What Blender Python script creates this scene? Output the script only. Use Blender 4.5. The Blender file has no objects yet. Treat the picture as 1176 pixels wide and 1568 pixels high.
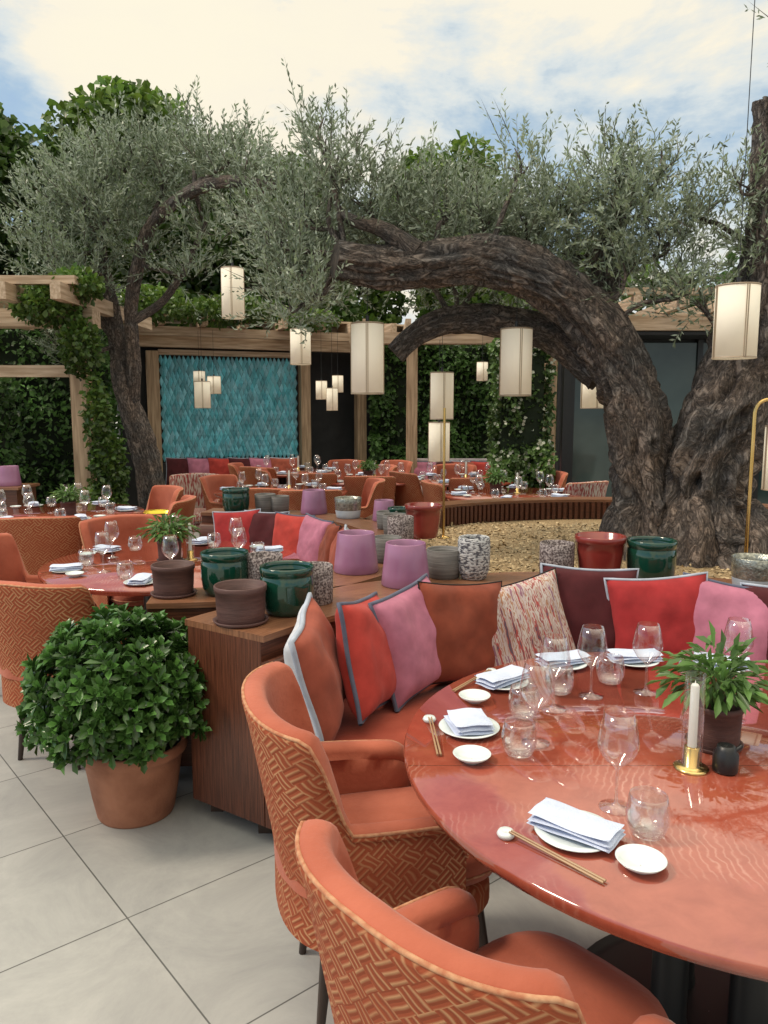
import bpy, math, random
import numpy as np
from mathutils import Vector, noise as mnoise
random.seed(7); RNG=np.random.default_rng(11)
D=bpy.data; SC=bpy.context.scene
rad=math.radians

# ------------------------------------------------------------------ materials
def newmat(name):
    m=D.materials.new(name); m.use_nodes=True
    nt=m.node_tree; b=nt.nodes['Principled BSDF']
    return m,nt,b
def N(nt,t,**k):
    n=nt.nodes.new(t)
    for a,v in k.items(): setattr(n,a,v)
    return n
def L(nt,a,b): nt.links.new(a,b)
def math_(nt,op,a,b=None,c=None):
    n=N(nt,'ShaderNodeMath',operation=op)
    for i,x in enumerate((a,b,c)):
        if x is None: continue
        if isinstance(x,(int,float)): n.inputs[i].default_value=x
        else: L(nt,x,n.inputs[i])
    return n.outputs[0]
def rgba(c): return (c[0],c[1],c[2],1)
def pm(name,c1,c2=None,scale=5,rough=.5,bump=0,bscale=40,stretch=(1,1,1),coord='Object',metal=0,coat=0,sheen=0,
       lo=.35,hi=.65,detail=3,bdist=.01,spec=.5):
    m,nt,b=newmat(name)
    b.inputs['Roughness'].default_value=rough; b.inputs['Metallic'].default_value=metal
    b.inputs['Coat Weight'].default_value=coat; b.inputs['Sheen Weight'].default_value=sheen
    b.inputs['Specular IOR Level'].default_value=spec
    c2=c2 or c1
    if coord=='puv':
        src=N(nt,'ShaderNodeAttribute',attribute_name='puv').outputs['Vector']
    else: src=N(nt,'ShaderNodeTexCoord').outputs[coord]
    mp=N(nt,'ShaderNodeMapping'); mp.inputs['Scale'].default_value=stretch
    L(nt,src,mp.inputs[0])
    n=N(nt,'ShaderNodeTexNoise'); n.inputs['Scale'].default_value=scale; n.inputs['Detail'].default_value=detail
    L(nt,mp.outputs[0],n.inputs['Vector'])
    r=N(nt,'ShaderNodeValToRGB'); r.color_ramp.elements[0].position=lo; r.color_ramp.elements[1].position=hi
    r.color_ramp.elements[0].color=rgba(c1); r.color_ramp.elements[1].color=rgba(c2)
    L(nt,n.outputs['Fac'],r.inputs[0]); L(nt,r.outputs[0],b.inputs['Base Color'])
    if bump:
        n2=N(nt,'ShaderNodeTexNoise'); n2.inputs['Scale'].default_value=bscale; n2.inputs['Detail'].default_value=3
        L(nt,mp.outputs[0],n2.inputs['Vector'])
        bp=N(nt,'ShaderNodeBump'); bp.inputs['Strength'].default_value=bump; bp.inputs['Distance'].default_value=bdist
        L(nt,n2.outputs['Fac'],bp.inputs['Height']); L(nt,bp.outputs[0],b.inputs['Normal'])
    return m
M={}
M['wood']=pm('walnut_wood',(.060,.019,.010),(.135,.044,.023),scale=7,rough=.34,bump=.12,bscale=30,stretch=(.8,20,20),coord='puv')
M['woodtop']=pm('walnut_top',(.15,.064,.034),(.27,.125,.066),scale=7,rough=.28,bump=.1,bscale=30,stretch=(.8,18,18),coord='puv')
M['dwood']=pm('dark_wood',(.02,.011,.008),(.05,.026,.016),scale=9,rough=.4,stretch=(1,1,.2))
M['timx']=pm('timber_x',(.36,.25,.16),(.60,.46,.33),scale=4,rough=.75,bump=.3,bscale=12,stretch=(.6,8,8))
M['timy']=pm('timber_y',(.36,.25,.16),(.60,.46,.33),scale=4,rough=.75,bump=.3,bscale=12,stretch=(8,.6,8))
M['timz']=pm('timber_z',(.30,.20,.12),(.52,.37,.24),scale=4,rough=.75,bump=.3,bscale=12,stretch=(8,8,.6))
M['velvet']=pm('terracotta_velvet',(.30,.070,.036),(.47,.138,.082),scale=5,rough=.85,bump=.2,bscale=60,sheen=.12,lo=.25,hi=.75,detail=5,spec=.25)
M['seatv']=pm('rust_seat_fabric',(.30,.048,.026),(.40,.080,.046),scale=5,rough=.9,bump=.2,bscale=50,sheen=.08,detail=4,spec=.25)
M['black']=pm('black_metal',(.012,.012,.013),rough=.4)
M['dark']=pm('dark_interior',(.010,.011,.012),(.02,.02,.022),rough=.6)
M['brass']=pm('brass',(.6,.4,.14),(.7,.48,.2),rough=.22,metal=1)
M['white']=pm('porcelain',(.62,.68,.68),(.70,.75,.75),rough=.12,coat=.4)
M['napkin']=pm('napkin_linen',(.53,.59,.75),(.60,.66,.81),scale=20,rough=.9,bump=.4,bscale=250)
M['candle']=pm('candle_wax',(.75,.73,.68),rough=.4)
M['terra']=pm('terracotta',(.25,.095,.05),(.38,.16,.09),scale=7,rough=.8,bump=.3,bscale=50,detail=5)
M['soil']=pm('soil',(.02,.013,.009),(.05,.03,.02),scale=30,rough=1)
M['g_green']=pm('green_glaze',(.003,.035,.022),(.006,.055,.035),scale=4,rough=.07,coat=.6)
M['g_brown']=pm('brown_clay',(.075,.034,.03),(.11,.052,.045),scale=30,rough=.6,bump=.2,bscale=90,stretch=(.3,.3,3))
M['g_lilac']=pm('lilac_glaze',(.27,.115,.21),(.35,.165,.28),scale=5,rough=.33,coat=.2,bump=.12,bscale=8)
M['g_red']=pm('red_glaze',(.20,.025,.02),(.27,.04,.03),scale=5,rough=.2,coat=.4)
M['g_grey']=pm('grey_clay',(.10,.095,.09),(.20,.19,.18),scale=6,rough=.7,bump=.4,bscale=18,stretch=(.3,.3,12))
M['g_speck']=pm('speckled_stone',(.06,.04,.04),(.34,.29,.28),scale=110,rough=.7,bump=.8,bscale=90,lo=.42,hi=.6,bdist=.006)
M['g_text']=pm('cracked_white',(.06,.06,.075),(.5,.5,.5),scale=75,rough=.6,bump=1,bscale=75,lo=.40,hi=.54,bdist=.008,stretch=(.8,.8,1.6))
M['g_silver']=pm('silver_glaze',(.20,.20,.17),(.42,.42,.36),scale=60,rough=.22,metal=.7,bump=.4,bscale=90)
M['g_blue']=pm('pale_blue_glaze',(.35,.42,.48),(.5,.56,.6),scale=8,rough=.3)
M['gold']=pm('gold_bucket',(.55,.42,.05),rough=.25,metal=.9)
M['sofa']=pm('grey_sofa_fabric',(.24,.2,.21),(.34,.29,.3),scale=8,rough=.9)
M['gravel']=pm('gravel_base',(.18,.12,.06),(.42,.30,.16),scale=90,rough=.9,bump=1,bscale=90)
for k,c in dict(c_rust=(.31,.075,.045),c_coral=(.42,.047,.036),c_pink=(.42,.15,.22),c_brown=(.21,.048,.025),
                c_maroon=(.070,.012,.015),c_red=(.32,.026,.028),c_white=(.55,.56,.60),c_navy=(.10,.11,.16),c_black=(.015,.012,.012),c_lblue=(.38,.42,.50)).items():
    M[k]=pm(k,tuple(x*.85 for x in c),tuple(min(1,x*1.12) for x in c),scale=14,rough=.9,bump=.25,bscale=260,sheen=.08,bdist=.002,detail=3,spec=.25)

def tabletop():
    m,nt,b=newmat('red_stone_top')
    tc=N(nt,'ShaderNodeTexCoord').outputs['Object']
    n=N(nt,'ShaderNodeTexNoise'); n.inputs['Scale'].default_value=11; n.inputs['Detail'].default_value=6; n.inputs['Roughness'].default_value=.7; n.inputs['Distortion'].default_value=.6
    L(nt,tc,n.inputs['Vector'])
    r=N(nt,'ShaderNodeValToRGB'); e=r.color_ramp.elements
    e[0].position=.3; e[0].color=(.25,.048,.027,1); e[1].position=.72; e[1].color=(.35,.086,.052,1)
    L(nt,n.outputs['Fac'],r.inputs[0])
    s=N(nt,'ShaderNodeSeparateXYZ'); L(nt,tc,s.inputs[0])
    d=math_(nt,'ABSOLUTE',math_(nt,'ADD',s.outputs[1],.085)); g=math_(nt,'LESS_THAN',d,.0012)
    mx=N(nt,'ShaderNodeMix',data_type='RGBA'); L(nt,g,mx.inputs[0]); L(nt,r.outputs[0],mx.inputs[6]); mx.inputs[7].default_value=(.10,.022,.015,1)
    # faint curved polishing marks, only in patches
    wv=N(nt,'ShaderNodeTexWave',wave_type='RINGS',rings_direction='Z'); wv.inputs['Scale'].default_value=19; wv.inputs['Distortion'].default_value=7; wv.inputs['Detail'].default_value=3; wv.inputs['Detail Scale'].default_value=1.2
    mp=N(nt,'ShaderNodeMapping'); mp.inputs['Location'].default_value=(-.5,.5,0); L(nt,tc,mp.inputs[0]); L(nt,mp.outputs[0],wv.inputs['Vector'])
    n3=N(nt,'ShaderNodeTexNoise'); n3.inputs['Scale'].default_value=5; n3.inputs['Detail'].default_value=4; L(nt,tc,n3.inputs['Vector'])
    k=math_(nt,'MULTIPLY',math_(nt,'POWER',wv.outputs['Fac'],5),math_(nt,'MULTIPLY',math_(nt,'MAXIMUM',math_(nt,'SUBTRACT',n3.outputs['Fac'],.5),0),1.9))
    m2=N(nt,'ShaderNodeMix',data_type='RGBA'); L(nt,k,m2.inputs[0]); L(nt,mx.outputs[2],m2.inputs[6]); m2.inputs[7].default_value=(.60,.34,.26,1)
    L(nt,m2.outputs[2],b.inputs['Base Color'])
    b.inputs['Roughness'].default_value=.06; b.inputs['Specular IOR Level'].default_value=.5
    b.inputs['Coat Weight'].default_value=.7; b.inputs['Coat Roughness'].default_value=.01; b.inputs['Coat IOR'].default_value=1.6
    return m
M['top']=tabletop()

def woven(name,ca,cb,scale=26,contrast=.5,fr=5.0):
    m,nt,b=newmat(name)
    a=N(nt,'ShaderNodeAttribute',attribute_name='puv').outputs['Vector']
    nz=N(nt,'ShaderNodeTexNoise'); nz.inputs['Scale'].default_value=9; L(nt,a,nz.inputs['Vector'])
    s=N(nt,'ShaderNodeSeparateXYZ'); L(nt,a,s.inputs[0])
    wob=math_(nt,'MULTIPLY',nz.outputs['Fac'],.045)
    u=math_(nt,'MULTIPLY',math_(nt,'ADD',s.outputs[0],wob),scale); v=math_(nt,'MULTIPLY',math_(nt,'ADD',s.outputs[1],math_(nt,'MULTIPLY',wob,.6)),scale)
    p=math_(nt,'ADD',u,v); q=math_(nt,'SUBTRACT',u,v)
    cu=math_(nt,'FLOOR',math_(nt,'MULTIPLY',p,.62)); cv=math_(nt,'FLOOR',math_(nt,'MULTIPLY',q,.62))
    chk=math_(nt,'PINGPONG',math_(nt,'ADD',cu,cv),1)
    fp=math_(nt,'PINGPONG',math_(nt,'MULTIPLY',p,fr),1); fq=math_(nt,'PINGPONG',math_(nt,'MULTIPLY',q,fr),1)
    mx=N(nt,'ShaderNodeMix'); L(nt,chk,mx.inputs[0]); L(nt,fp,mx.inputs[2]); L(nt,fq,mx.inputs[3])
    r=N(nt,'ShaderNodeValToRGB'); r.color_ramp.elements[0].position=contrast-.2; r.color_ramp.elements[1].position=contrast+.22
    L(nt,mx.outputs[0],r.inputs[0])
    n2=N(nt,'ShaderNodeTexNoise'); n2.inputs['Scale'].default_value=7; n2.inputs['Detail'].default_value=5; L(nt,a,n2.inputs['Vector'])
    fac=math_(nt,'MULTIPLY',r.outputs[0],math_(nt,'MULTIPLY_ADD',n2.outputs['Fac'],1.9,-.22))
    m3=N(nt,'ShaderNodeMix',data_type='RGBA'); L(nt,fac,m3.inputs[0]); m3.inputs[6].default_value=rgba(ca); m3.inputs[7].default_value=rgba(cb)
    L(nt,m3.outputs[2],b.inputs['Base Color'])
    b.inputs['Roughness'].default_value=.9; b.inputs['Specular IOR Level'].default_value=.25
    bp=N(nt,'ShaderNodeBump'); bp.inputs['Strength'].default_value=.5; bp.inputs['Distance'].default_value=.003
    L(nt,mx.outputs[0],bp.inputs['Height']); L(nt,bp.outputs[0],b.inputs['Normal'])
    return m
M['weave']=woven('orange_parquet_weave',(.29,.066,.028),(.47,.24,.12),scale=30,contrast=.68,fr=3.2)
M['ikat']=pm('ikat_fabric',(.28,.045,.04),(.50,.42,.36),scale=30,rough=.9,stretch=(2.6,2.6,.4),lo=.44,hi=.56,detail=2)
def stripes():
    m,nt,b=newmat('striped_ikat_cushion')
    tc=N(nt,'ShaderNodeTexCoord').outputs['Object']
    mp=N(nt,'ShaderNodeMapping'); mp.inputs['Scale'].default_value=(.3,1,.05); L(nt,tc,mp.inputs[0])
    n=N(nt,'ShaderNodeTexNoise'); n.inputs['Scale'].default_value=38; n.inputs['Detail'].default_value=3; n.inputs['Distortion'].default_value=.05; L(nt,mp.outputs[0],n.inputs['Vector'])
    mp2=N(nt,'ShaderNodeMapping'); mp2.inputs['Scale'].default_value=(.3,1,.35); L(nt,tc,mp2.inputs[0])
    n2=N(nt,'ShaderNodeTexNoise'); n2.inputs['Scale'].default_value=90; n2.inputs['Detail'].default_value=1; L(nt,mp2.outputs[0],n2.inputs['Vector'])
    f=math_(nt,'ADD',math_(nt,'MULTIPLY',n.outputs['Fac'],.84),math_(nt,'MULTIPLY',n2.outputs['Fac'],.16))
    r=N(nt,'ShaderNodeValToRGB'); e=r.color_ramp.elements; r.color_ramp.interpolation='CONSTANT'
    e[0].position=0; e[0].color=(.12,.08,.10,1); e[1].position=.61; e[1].color=(.25,.12,.16,1)
    for p,c in ((.39,(.36,.07,.06,1)),(.425,(.48,.40,.36,1)),(.46,(.28,.09,.08,1)),(.485,(.50,.44,.40,1)),(.53,(.34,.17,.10,1)),(.56,(.46,.38,.36,1))): x=e.new(p); x.color=c
    L(nt,f,r.inputs[0]); L(nt,r.outputs[0],b.inputs['Base Color']); b.inputs['Roughness'].default_value=.9
    return m
M['ikat2']=stripes()

def glassmat():
    m=D.materials.new('clear_glass'); m.use_nodes=True; nt=m.node_tree; nt.nodes.clear()
    o=N(nt,'ShaderNodeOutputMaterial'); t=N(nt,'ShaderNodeBsdfTransparent'); t.inputs[0].default_value=(.95,.965,.965,1)
    g=N(nt,'ShaderNodeBsdfGlossy'); g.inputs['Roughness'].default_value=.02; g.inputs[0].default_value=(1,1,1,1)
    lw=N(nt,'ShaderNodeLayerWeight'); lw.inputs[0].default_value=.2
    mr=N(nt,'ShaderNodeMapRange'); mr.inputs['To Min'].default_value=.05; mr.inputs['To Max'].default_value=.95; L(nt,lw.outputs['Facing'],mr.inputs[0])
    mx=N(nt,'ShaderNodeMixShader'); L(nt,mr.outputs[0],mx.inputs[0]); L(nt,t.outputs[0],mx.inputs[1]); L(nt,g.outputs[0],mx.inputs[2]); L(nt,mx.outputs[0],o.inputs[0])
    return m
M['glass']=glassmat()

def leafmat(name,back=None,rough=.5,trans=.25):
    m,nt,b=newmat(name)
    a=N(nt,'ShaderNodeAttribute',attribute_name='col').outputs['Color']
    col=a
    if back:
        g=N(nt,'ShaderNodeNewGeometry'); mx=N(nt,'ShaderNodeMix',data_type='RGBA')
        L(nt,g.outputs['Backfacing'],mx.inputs[0]); L(nt,a,mx.inputs[6]); mx.inputs[7].default_value=rgba(back); col=mx.outputs[2]
    L(nt,col,b.inputs['Base Color']); b.inputs['Roughness'].default_value=rough
    if trans:
        o=nt.nodes['Material Output']; tr=N(nt,'ShaderNodeBsdfTranslucent'); L(nt,col,tr.inputs[0])
        ms=N(nt,'ShaderNodeMixShader'); ms.inputs[0].default_value=trans
        L(nt,b.outputs[0],ms.inputs[1]); L(nt,tr.outputs[0],ms.inputs[2]); L(nt,ms.outputs[0],o.inputs[0])
    return m
M['olive']=leafmat('olive_leaves',back=(.34,.40,.31),rough=.42,trans=.35)
M['leaf']=leafmat('green_leaves',rough=.4,trans=.35)
M['glossleaf']=leafmat('glossy_leaves',rough=.3,trans=.12)
M['peb']=leafmat('pebbles',rough=.7,trans=0)

def barkmat():
    m,nt,b=newmat('olive_bark')
    a=N(nt,'ShaderNodeAttribute',attribute_name='puv').outputs['Vector']
    mp=N(nt,'ShaderNodeMapping'); mp.inputs['Scale'].default_value=(1,.3,1); L(nt,a,mp.inputs[0])
    n=N(nt,'ShaderNodeTexNoise'); n.inputs['Scale'].default_value=26; n.inputs['Detail'].default_value=5; n.inputs['Distortion'].default_value=1.2; n.inputs['Roughness'].default_value=.65
    L(nt,mp.outputs[0],n.inputs['Vector'])
    fis=math_(nt,'MINIMUM',math_(nt,'MULTIPLY',math_(nt,'ABSOLUTE',math_(nt,'SUBTRACT',n.outputs['Fac'],.5)),8),1)
    mp2=N(nt,'ShaderNodeMapping'); mp2.inputs['Scale'].default_value=(1,.7,1); L(nt,a,mp2.inputs[0])
    n2=N(nt,'ShaderNodeTexNoise'); n2.inputs['Scale'].default_value=60; n2.inputs['Detail'].default_value=4; n2.inputs['Roughness'].default_value=.75; L(nt,mp2.outputs[0],n2.inputs['Vector'])
    n3=N(nt,'ShaderNodeTexNoise'); n3.inputs['Scale'].default_value=4.5; n3.inputs['Detail'].default_value=6; n3.inputs['Roughness'].default_value=.65; L(nt,a,n3.inputs['Vector'])
    h=math_(nt,'ADD',math_(nt,'MULTIPLY',fis,.42),math_(nt,'MULTIPLY',n2.outputs['Fac'],.8))
    r=N(nt,'ShaderNodeValToRGB'); e=r.color_ramp.elements
    e[0].position=.32; e[0].color=(.024,.021,.019,1); e[1].position=.98; e[1].color=(.31,.28,.25,1); x=e.new(.62); x.color=(.135,.116,.103,1)
    L(nt,h,r.inputs[0])
    r2=N(nt,'ShaderNodeValToRGB'); r2.color_ramp.elements[0].position=.38; r2.color_ramp.elements[1].position=.68
    r2.color_ramp.elements[0].color=(.72,.75,.80,1); r2.color_ramp.elements[1].color=(1.40,1.18,1.04,1); L(nt,n3.outputs['Fac'],r2.inputs[0])
    mu=N(nt,'ShaderNodeMix',data_type='RGBA',blend_type='MULTIPLY'); mu.inputs[0].default_value=1
    L(nt,r.outputs[0],mu.inputs[6]); L(nt,r2.outputs[0],mu.inputs[7]); L(nt,mu.outputs[2],b.inputs['Base Color'])
    b.inputs['Roughness'].default_value=.9
    bp=N(nt,'ShaderNodeBump'); bp.inputs['Strength'].default_value=.9; bp.inputs['Distance'].default_value=.025
    L(nt,h,bp.inputs['Height']); L(nt,bp.outputs[0],b.inputs['Normal'])
    return m
M['bark']=barkmat()
M['cut']=pm('cut_wood_end',(.03,.025,.022),(.07,.055,.045),scale=20,rough=.9,bump=.5)
def lanternmat():
    m,nt,b=newmat('lantern_paper')
    b.inputs['Base Color'].default_value=(.90,.87,.78,1); b.inputs['Roughness'].default_value=.8
    b.inputs['Emission Color'].default_value=(1,.80,.58,1); b.inputs['Emission Strength'].default_value=.16
    tr=N(nt,'ShaderNodeBsdfTranslucent'); tr.inputs[0].default_value=(.92,.88,.76,1)
    ms=N(nt,'ShaderNodeMixShader'); ms.inputs[0].default_value=.35
    L(nt,b.outputs[0],ms.inputs[1]); L(nt,tr.outputs[0],ms.inputs[2]); L(nt,ms.outputs[0],nt.nodes['Material Output'].inputs[0])
    return m
M['paper']=lanternmat()
M['lframe']=pm('lantern_frame',(.34,.26,.18),rough=.5)
M['winglass']=pm('window_glass',(.03,.05,.05),(.07,.10,.095),scale=1.2,rough=.08)

def floormat():
    m,nt,b=newmat('porcelain_floor_tiles')
    tc=N(nt,'ShaderNodeTexCoord').outputs['Object']
    vr=N(nt,'ShaderNodeVectorRotate',rotation_type='Z_AXIS'); vr.inputs['Angle'].default_value=rad(-40); L(nt,tc,vr.inputs['Vector'])
    ad=N(nt,'ShaderNodeVectorMath',operation='ADD'); ad.inputs[1].default_value=(-.828+124,-.396+62,0); L(nt,vr.outputs[0],ad.inputs[0])
    br=N(nt,'ShaderNodeTexBrick'); br.offset=0; br.inputs['Scale'].default_value=1
    br.inputs['Brick Width'].default_value=1.24; br.inputs['Row Height'].default_value=.62; br.inputs['Mortar Size'].default_value=.0026
    br.inputs['Mortar Smooth'].default_value=.1
    br.inputs['Color1'].default_value=(.37,.37,.355,1); br.inputs['Color2'].default_value=(.34,.342,.33,1); br.inputs['Mortar'].default_value=(.10,.10,.095,1)
    L(nt,ad.outputs[0],br.inputs['Vector'])
    n=N(nt,'ShaderNodeTexNoise'); n.inputs['Scale'].default_value=2.2; n.inputs['Detail'].default_value=9; n.inputs['Roughness'].default_value=.78; n.inputs['Distortion'].default_value=.7; L(nt,tc,n.inputs['Vector'])
    r=N(nt,'ShaderNodeValToRGB'); r.color_ramp.elements[0].position=.3; r.color_ramp.elements[1].position=.7
    r.color_ramp.elements[0].color=(.76,.76,.77,1); r.color_ramp.elements[1].color=(1.15,1.14,1.12,1); L(nt,n.outputs['Fac'],r.inputs[0])
    mu=N(nt,'ShaderNodeMix',data_type='RGBA',blend_type='MULTIPLY'); mu.inputs[0].default_value=1
    L(nt,br.outputs['Color'],mu.inputs[6]); L(nt,r.outputs[0],mu.inputs[7]); L(nt,mu.outputs[2],b.inputs['Base Color'])
    b.inputs['Roughness'].default_value=.5
    bp=N(nt,'ShaderNodeBump'); bp.inputs['Strength'].default_value=.3; bp.inputs['Distance'].default_value=.003; bp.invert=True
    L(nt,br.outputs['Fac'],bp.inputs['Height']); L(nt,bp.outputs[0],b.inputs['Normal'])
    return m
M['floor']=floormat()

# ------------------------------------------------------------------ mesh builder
class MB:
    def __init__(s): s.v=[];s.f=[];s.m=[];s.sm=[];s.uv=[];s.mats=[]
    def mi(s,k):
        if k not in s.mats: s.mats.append(k)
        return s.mats.index(k)
    def add(s,vs,fs,mat,smooth=True,uvs=None):
        o=len(s.v); s.v+= [tuple(p) for p in vs]
        s.uv+= [tuple(u) for u in uvs] if uvs else [tuple(p) for p in vs]
        if isinstance(mat,str): mat=[mat]*len(fs)
        for f,k in zip(fs,mat):
            s.f.append(tuple(i+o for i in f)); s.m.append(s.mi(k)); s.sm.append(smooth)
    def box(s,x0,x1,y0,y1,z0,z1,mat,rot=0,c=(0,0)):
        vs=[(x,y,z) for z in (z0,z1) for x,y in ((x0,y0),(x1,y0),(x1,y1),(x0,y1))]
        if rot:
            cs,sn=math.cos(rot),math.sin(rot)
            vs=[(c[0]+(x-c[0])*cs-(y-c[1])*sn,c[1]+(x-c[0])*sn+(y-c[1])*cs,z) for x,y,z in vs]
        s.add(vs,[(3,2,1,0),(4,5,6,7),(0,1,5,4),(1,2,6,5),(2,3,7,6),(3,0,4,7)],mat,False,
              [(x,z,y) for x,y,z in vs])
    def lathe(s,prof,mat,n=32,c=(0,0,0),smooth=True,cap=False):
        vs=[];fs=[];ms=[]
        for r,z in prof:
            for i in range(n):
                a=2*math.pi*i/n; vs.append((c[0]+r*math.cos(a),c[1]+r*math.sin(a),c[2]+z))
        for j in range(len(prof)-1):
            for i in range(n):
                k=(i+1)%n; fs.append((j*n+i,j*n+k,(j+1)*n+k,(j+1)*n+i)); ms.append(mat if isinstance(mat,str) else mat[j])
        s.add(vs,fs,ms,smooth)
    def tube(s,pts,rs,mat,n=10,gn=0,caps=True,capmat=None,sub=1,seed=0,ridge=0,knots=()):
        pts=[Vector(p) for p in pts]
        if sub>1:
            P=[];R=[]
            for i in range(len(pts)-1):
                p0=pts[max(i-1,0)];p1=pts[i];p2=pts[i+1];p3=pts[min(i+2,len(pts)-1)]
                for j in range(sub):
                    t=j/sub
                    P.append(.5*((2*p1)+(p2-p0)*t+(2*p0-5*p1+4*p2-p3)*t*t+(3*p1-p0-3*p2+p3)*t**3)); R.append(rs[i]*(1-t)+rs[i+1]*t)
            P.append(pts[-1]);R.append(rs[-1]); pts,rs=P,R
        T=[(pts[min(i+1,len(pts)-1)]-pts[max(i-1,0)]).normalized() for i in range(len(pts))]
        x=T[0].orthogonal().normalized(); vs=[];uv=[];l=0
        K=[(Vector(k[:3]),k[3]) for k in knots]
        for i,(p,t,r) in enumerate(zip(pts,T,rs)):
            x=(x-t*x.dot(t)).normalized(); y=t.cross(x)
            if i: l+=(p-pts[i-1]).length
            for k in range(n):
                a=2*math.pi*k/n; rr=r; dv=x*math.cos(a)+y*math.sin(a)
                if gn:
                    w=mnoise.noise(Vector((math.cos(a)*2.2,math.sin(a)*2.2,l*1.3+seed)))
                    w2=mnoise.noise(Vector((math.cos(a)*5,math.sin(a)*5,l*2.5+seed+9)))
                    w3=mnoise.noise(Vector((math.cos(a)*11,math.sin(a)*11,l*5+seed+5)))
                    rr=r*(1+gn*w+gn*.7*w2+gn*.35*w3)
                    if ridge:
                        aa=a+l*.7+1.3*mnoise.noise(Vector((l*1.9,seed,a*.3)))
                        w4=abs(mnoise.noise(Vector((math.cos(aa)*2.2,math.sin(aa)*2.2,l*.9+seed+3))))
                        w5=abs(mnoise.noise(Vector((math.cos(aa)*6,math.sin(aa)*6,l*2.2+seed+13))))
                        rr+=r*ridge*(min(w4*2.6,.6)-.35)+r*ridge*.35*(min(w5*2.4,.5)-.25)
                for kp,kw in K:
                    d=(p+dv*rr-kp).length/kw
                    if d<3: rr+=kw*(.55*math.exp(-((d-1.1)/.45)**2)-.9*math.exp(-(d/.6)**2))
                vs.append(p+dv*rr)
                uv.append((math.cos(a)*r+seed,l,math.sin(a)*r))
        fs=[(i*n+k,i*n+(k+1)%n,(i+1)*n+(k+1)%n,(i+1)*n+k) for i in range(len(pts)-1) for k in range(n)]
        s.add(vs,fs,mat,True,uv)
        if caps:
            s.add(vs[:n],[tuple(range(n-1,-1,-1))],capmat or mat,False); s.add(vs[-n:],[tuple(range(n))],capmat or mat,False)
    def sweep(s,path,sec,mat,smooth=False,caps=True):
        P=[Vector((a,b,0)) for a,b in path]; n=len(sec);l=0
        per=[0]
        for j in range(1,n): per.append(per[-1]+math.dist(sec[j],sec[j-1]))
        per.append(per[-1]+math.dist(sec[-1],sec[0]))
        np_=len(P); rows=[]
        for i,p in enumerate(P):
            t=(P[min(i+1,np_-1)]-P[max(i-1,0)]).normalized(); nl=Vector((-t.y,t.x,0))
            if i: l+=(p-P[i-1]).length
            rows.append([(p.x+nl.x*d,p.y+nl.y*d,z) for d,z in sec]+[l])
        if not smooth:
          for i in range(np_-1):
            for j in range(n):
                k=(j+1)%n
                a,b,c_,d=rows[i][j],rows[i][k],rows[i+1][k],rows[i+1][j]
                l0,l1=rows[i][-1],rows[i+1][-1]
                s.add([a,d,c_,b],[(0,1,2,3)],mat if isinstance(mat,str) else mat[j],True,[(l0,per[j],0),(l1,per[j],0),(l1,per[j+1],0),(l0,per[j+1],0)])
        else:
            vs=[p for r in rows for p in r[:-1]]; uv=[(r[-1],per[j],0) for r in rows for j in range(n)]
            s.add(vs,[(i*n+j,(i+1)*n+j,(i+1)*n+(j+1)%n,i*n+(j+1)%n) for i in range(np_-1) for j in range(n)],mat if isinstance(mat,str) else [mat[j] for i in range(np_-1) for j in range(n)],True,uv)
        if caps:
            m0=mat if isinstance(mat,str) else mat[0]
            s.add(rows[0][:-1],[tuple(range(n))],m0,False,[(z*1.0,d,0) for d,z in sec]); s.add(rows[-1][:-1],[tuple(range(n-1,-1,-1))],m0,False,[(z,d,0) for d,z in sec])
    def pad(s,cx,cy,rx,ry,z0,z1,mat,e=5,n=40,edge=.03,rot=0,puff=.0):
        def se(a,rx,ry):
            c,sn=math.cos(a),math.sin(a)
            return (math.copysign(abs(c)**(2/e),c)*rx, math.copysign(abs(sn)**(2/e),sn)*ry)
        lay=[(edge,z0),(edge*.3,z0+edge*.3),(0,z0+edge),(0,z1-edge),(edge*.3,z1-edge*.3),(edge,z1),(edge+.3*min(rx,ry),z1+puff*.7),(edge+.7*min(rx,ry),z1+puff)]
        vs=[]
        cs,sn=math.cos(rot),math.sin(rot)
        for ins,z in lay:
            for i in range(n):
                x,y=se(2*math.pi*i/n,max(rx-ins,.001),max(ry-ins,.001)); vs.append((cx+x*cs-y*sn,cy+x*sn+y*cs,z))
        m=len(lay)
        fs=[(j*n+i,j*n+(i+1)%n,(j+1)*n+(i+1)%n,(j+1)*n+i) for j in range(m-1) for i in range(n)]
        s.add(vs,fs,mat,True); s.add(vs[-n:],[tuple(range(n))],mat,True); s.add(vs[:n],[tuple(range(n-1,-1,-1))],mat,False)
    def mesh(s,name):
        me=D.meshes.new(name); me.from_pydata(s.v,[],s.f)
        for k in s.mats: me.materials.append(M[k])
        me.polygons.foreach_set('material_index',s.m); me.polygons.foreach_set('use_smooth',s.sm)
        at=me.attributes.new('puv','FLOAT_VECTOR','POINT'); at.data.foreach_set('vector',np.array(s.uv,dtype=np.float32).ravel())
        me.update(); return me
def place(me,name,loc=(0,0,0),rot=(0,0,0),scale=1,parent=None):
    o=D.objects.new(name,me); o.location=loc; o.rotation_euler=rot
    o.scale=(scale,)*3 if isinstance(scale,(int,float)) else scale
    SC.collection.objects.link(o)
    if parent: o.parent=parent
    return o
def empty(name,loc=(0,0,0)):
    o=D.objects.new(name,None); o.location=loc; SC.collection.objects.link(o); return o
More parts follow.
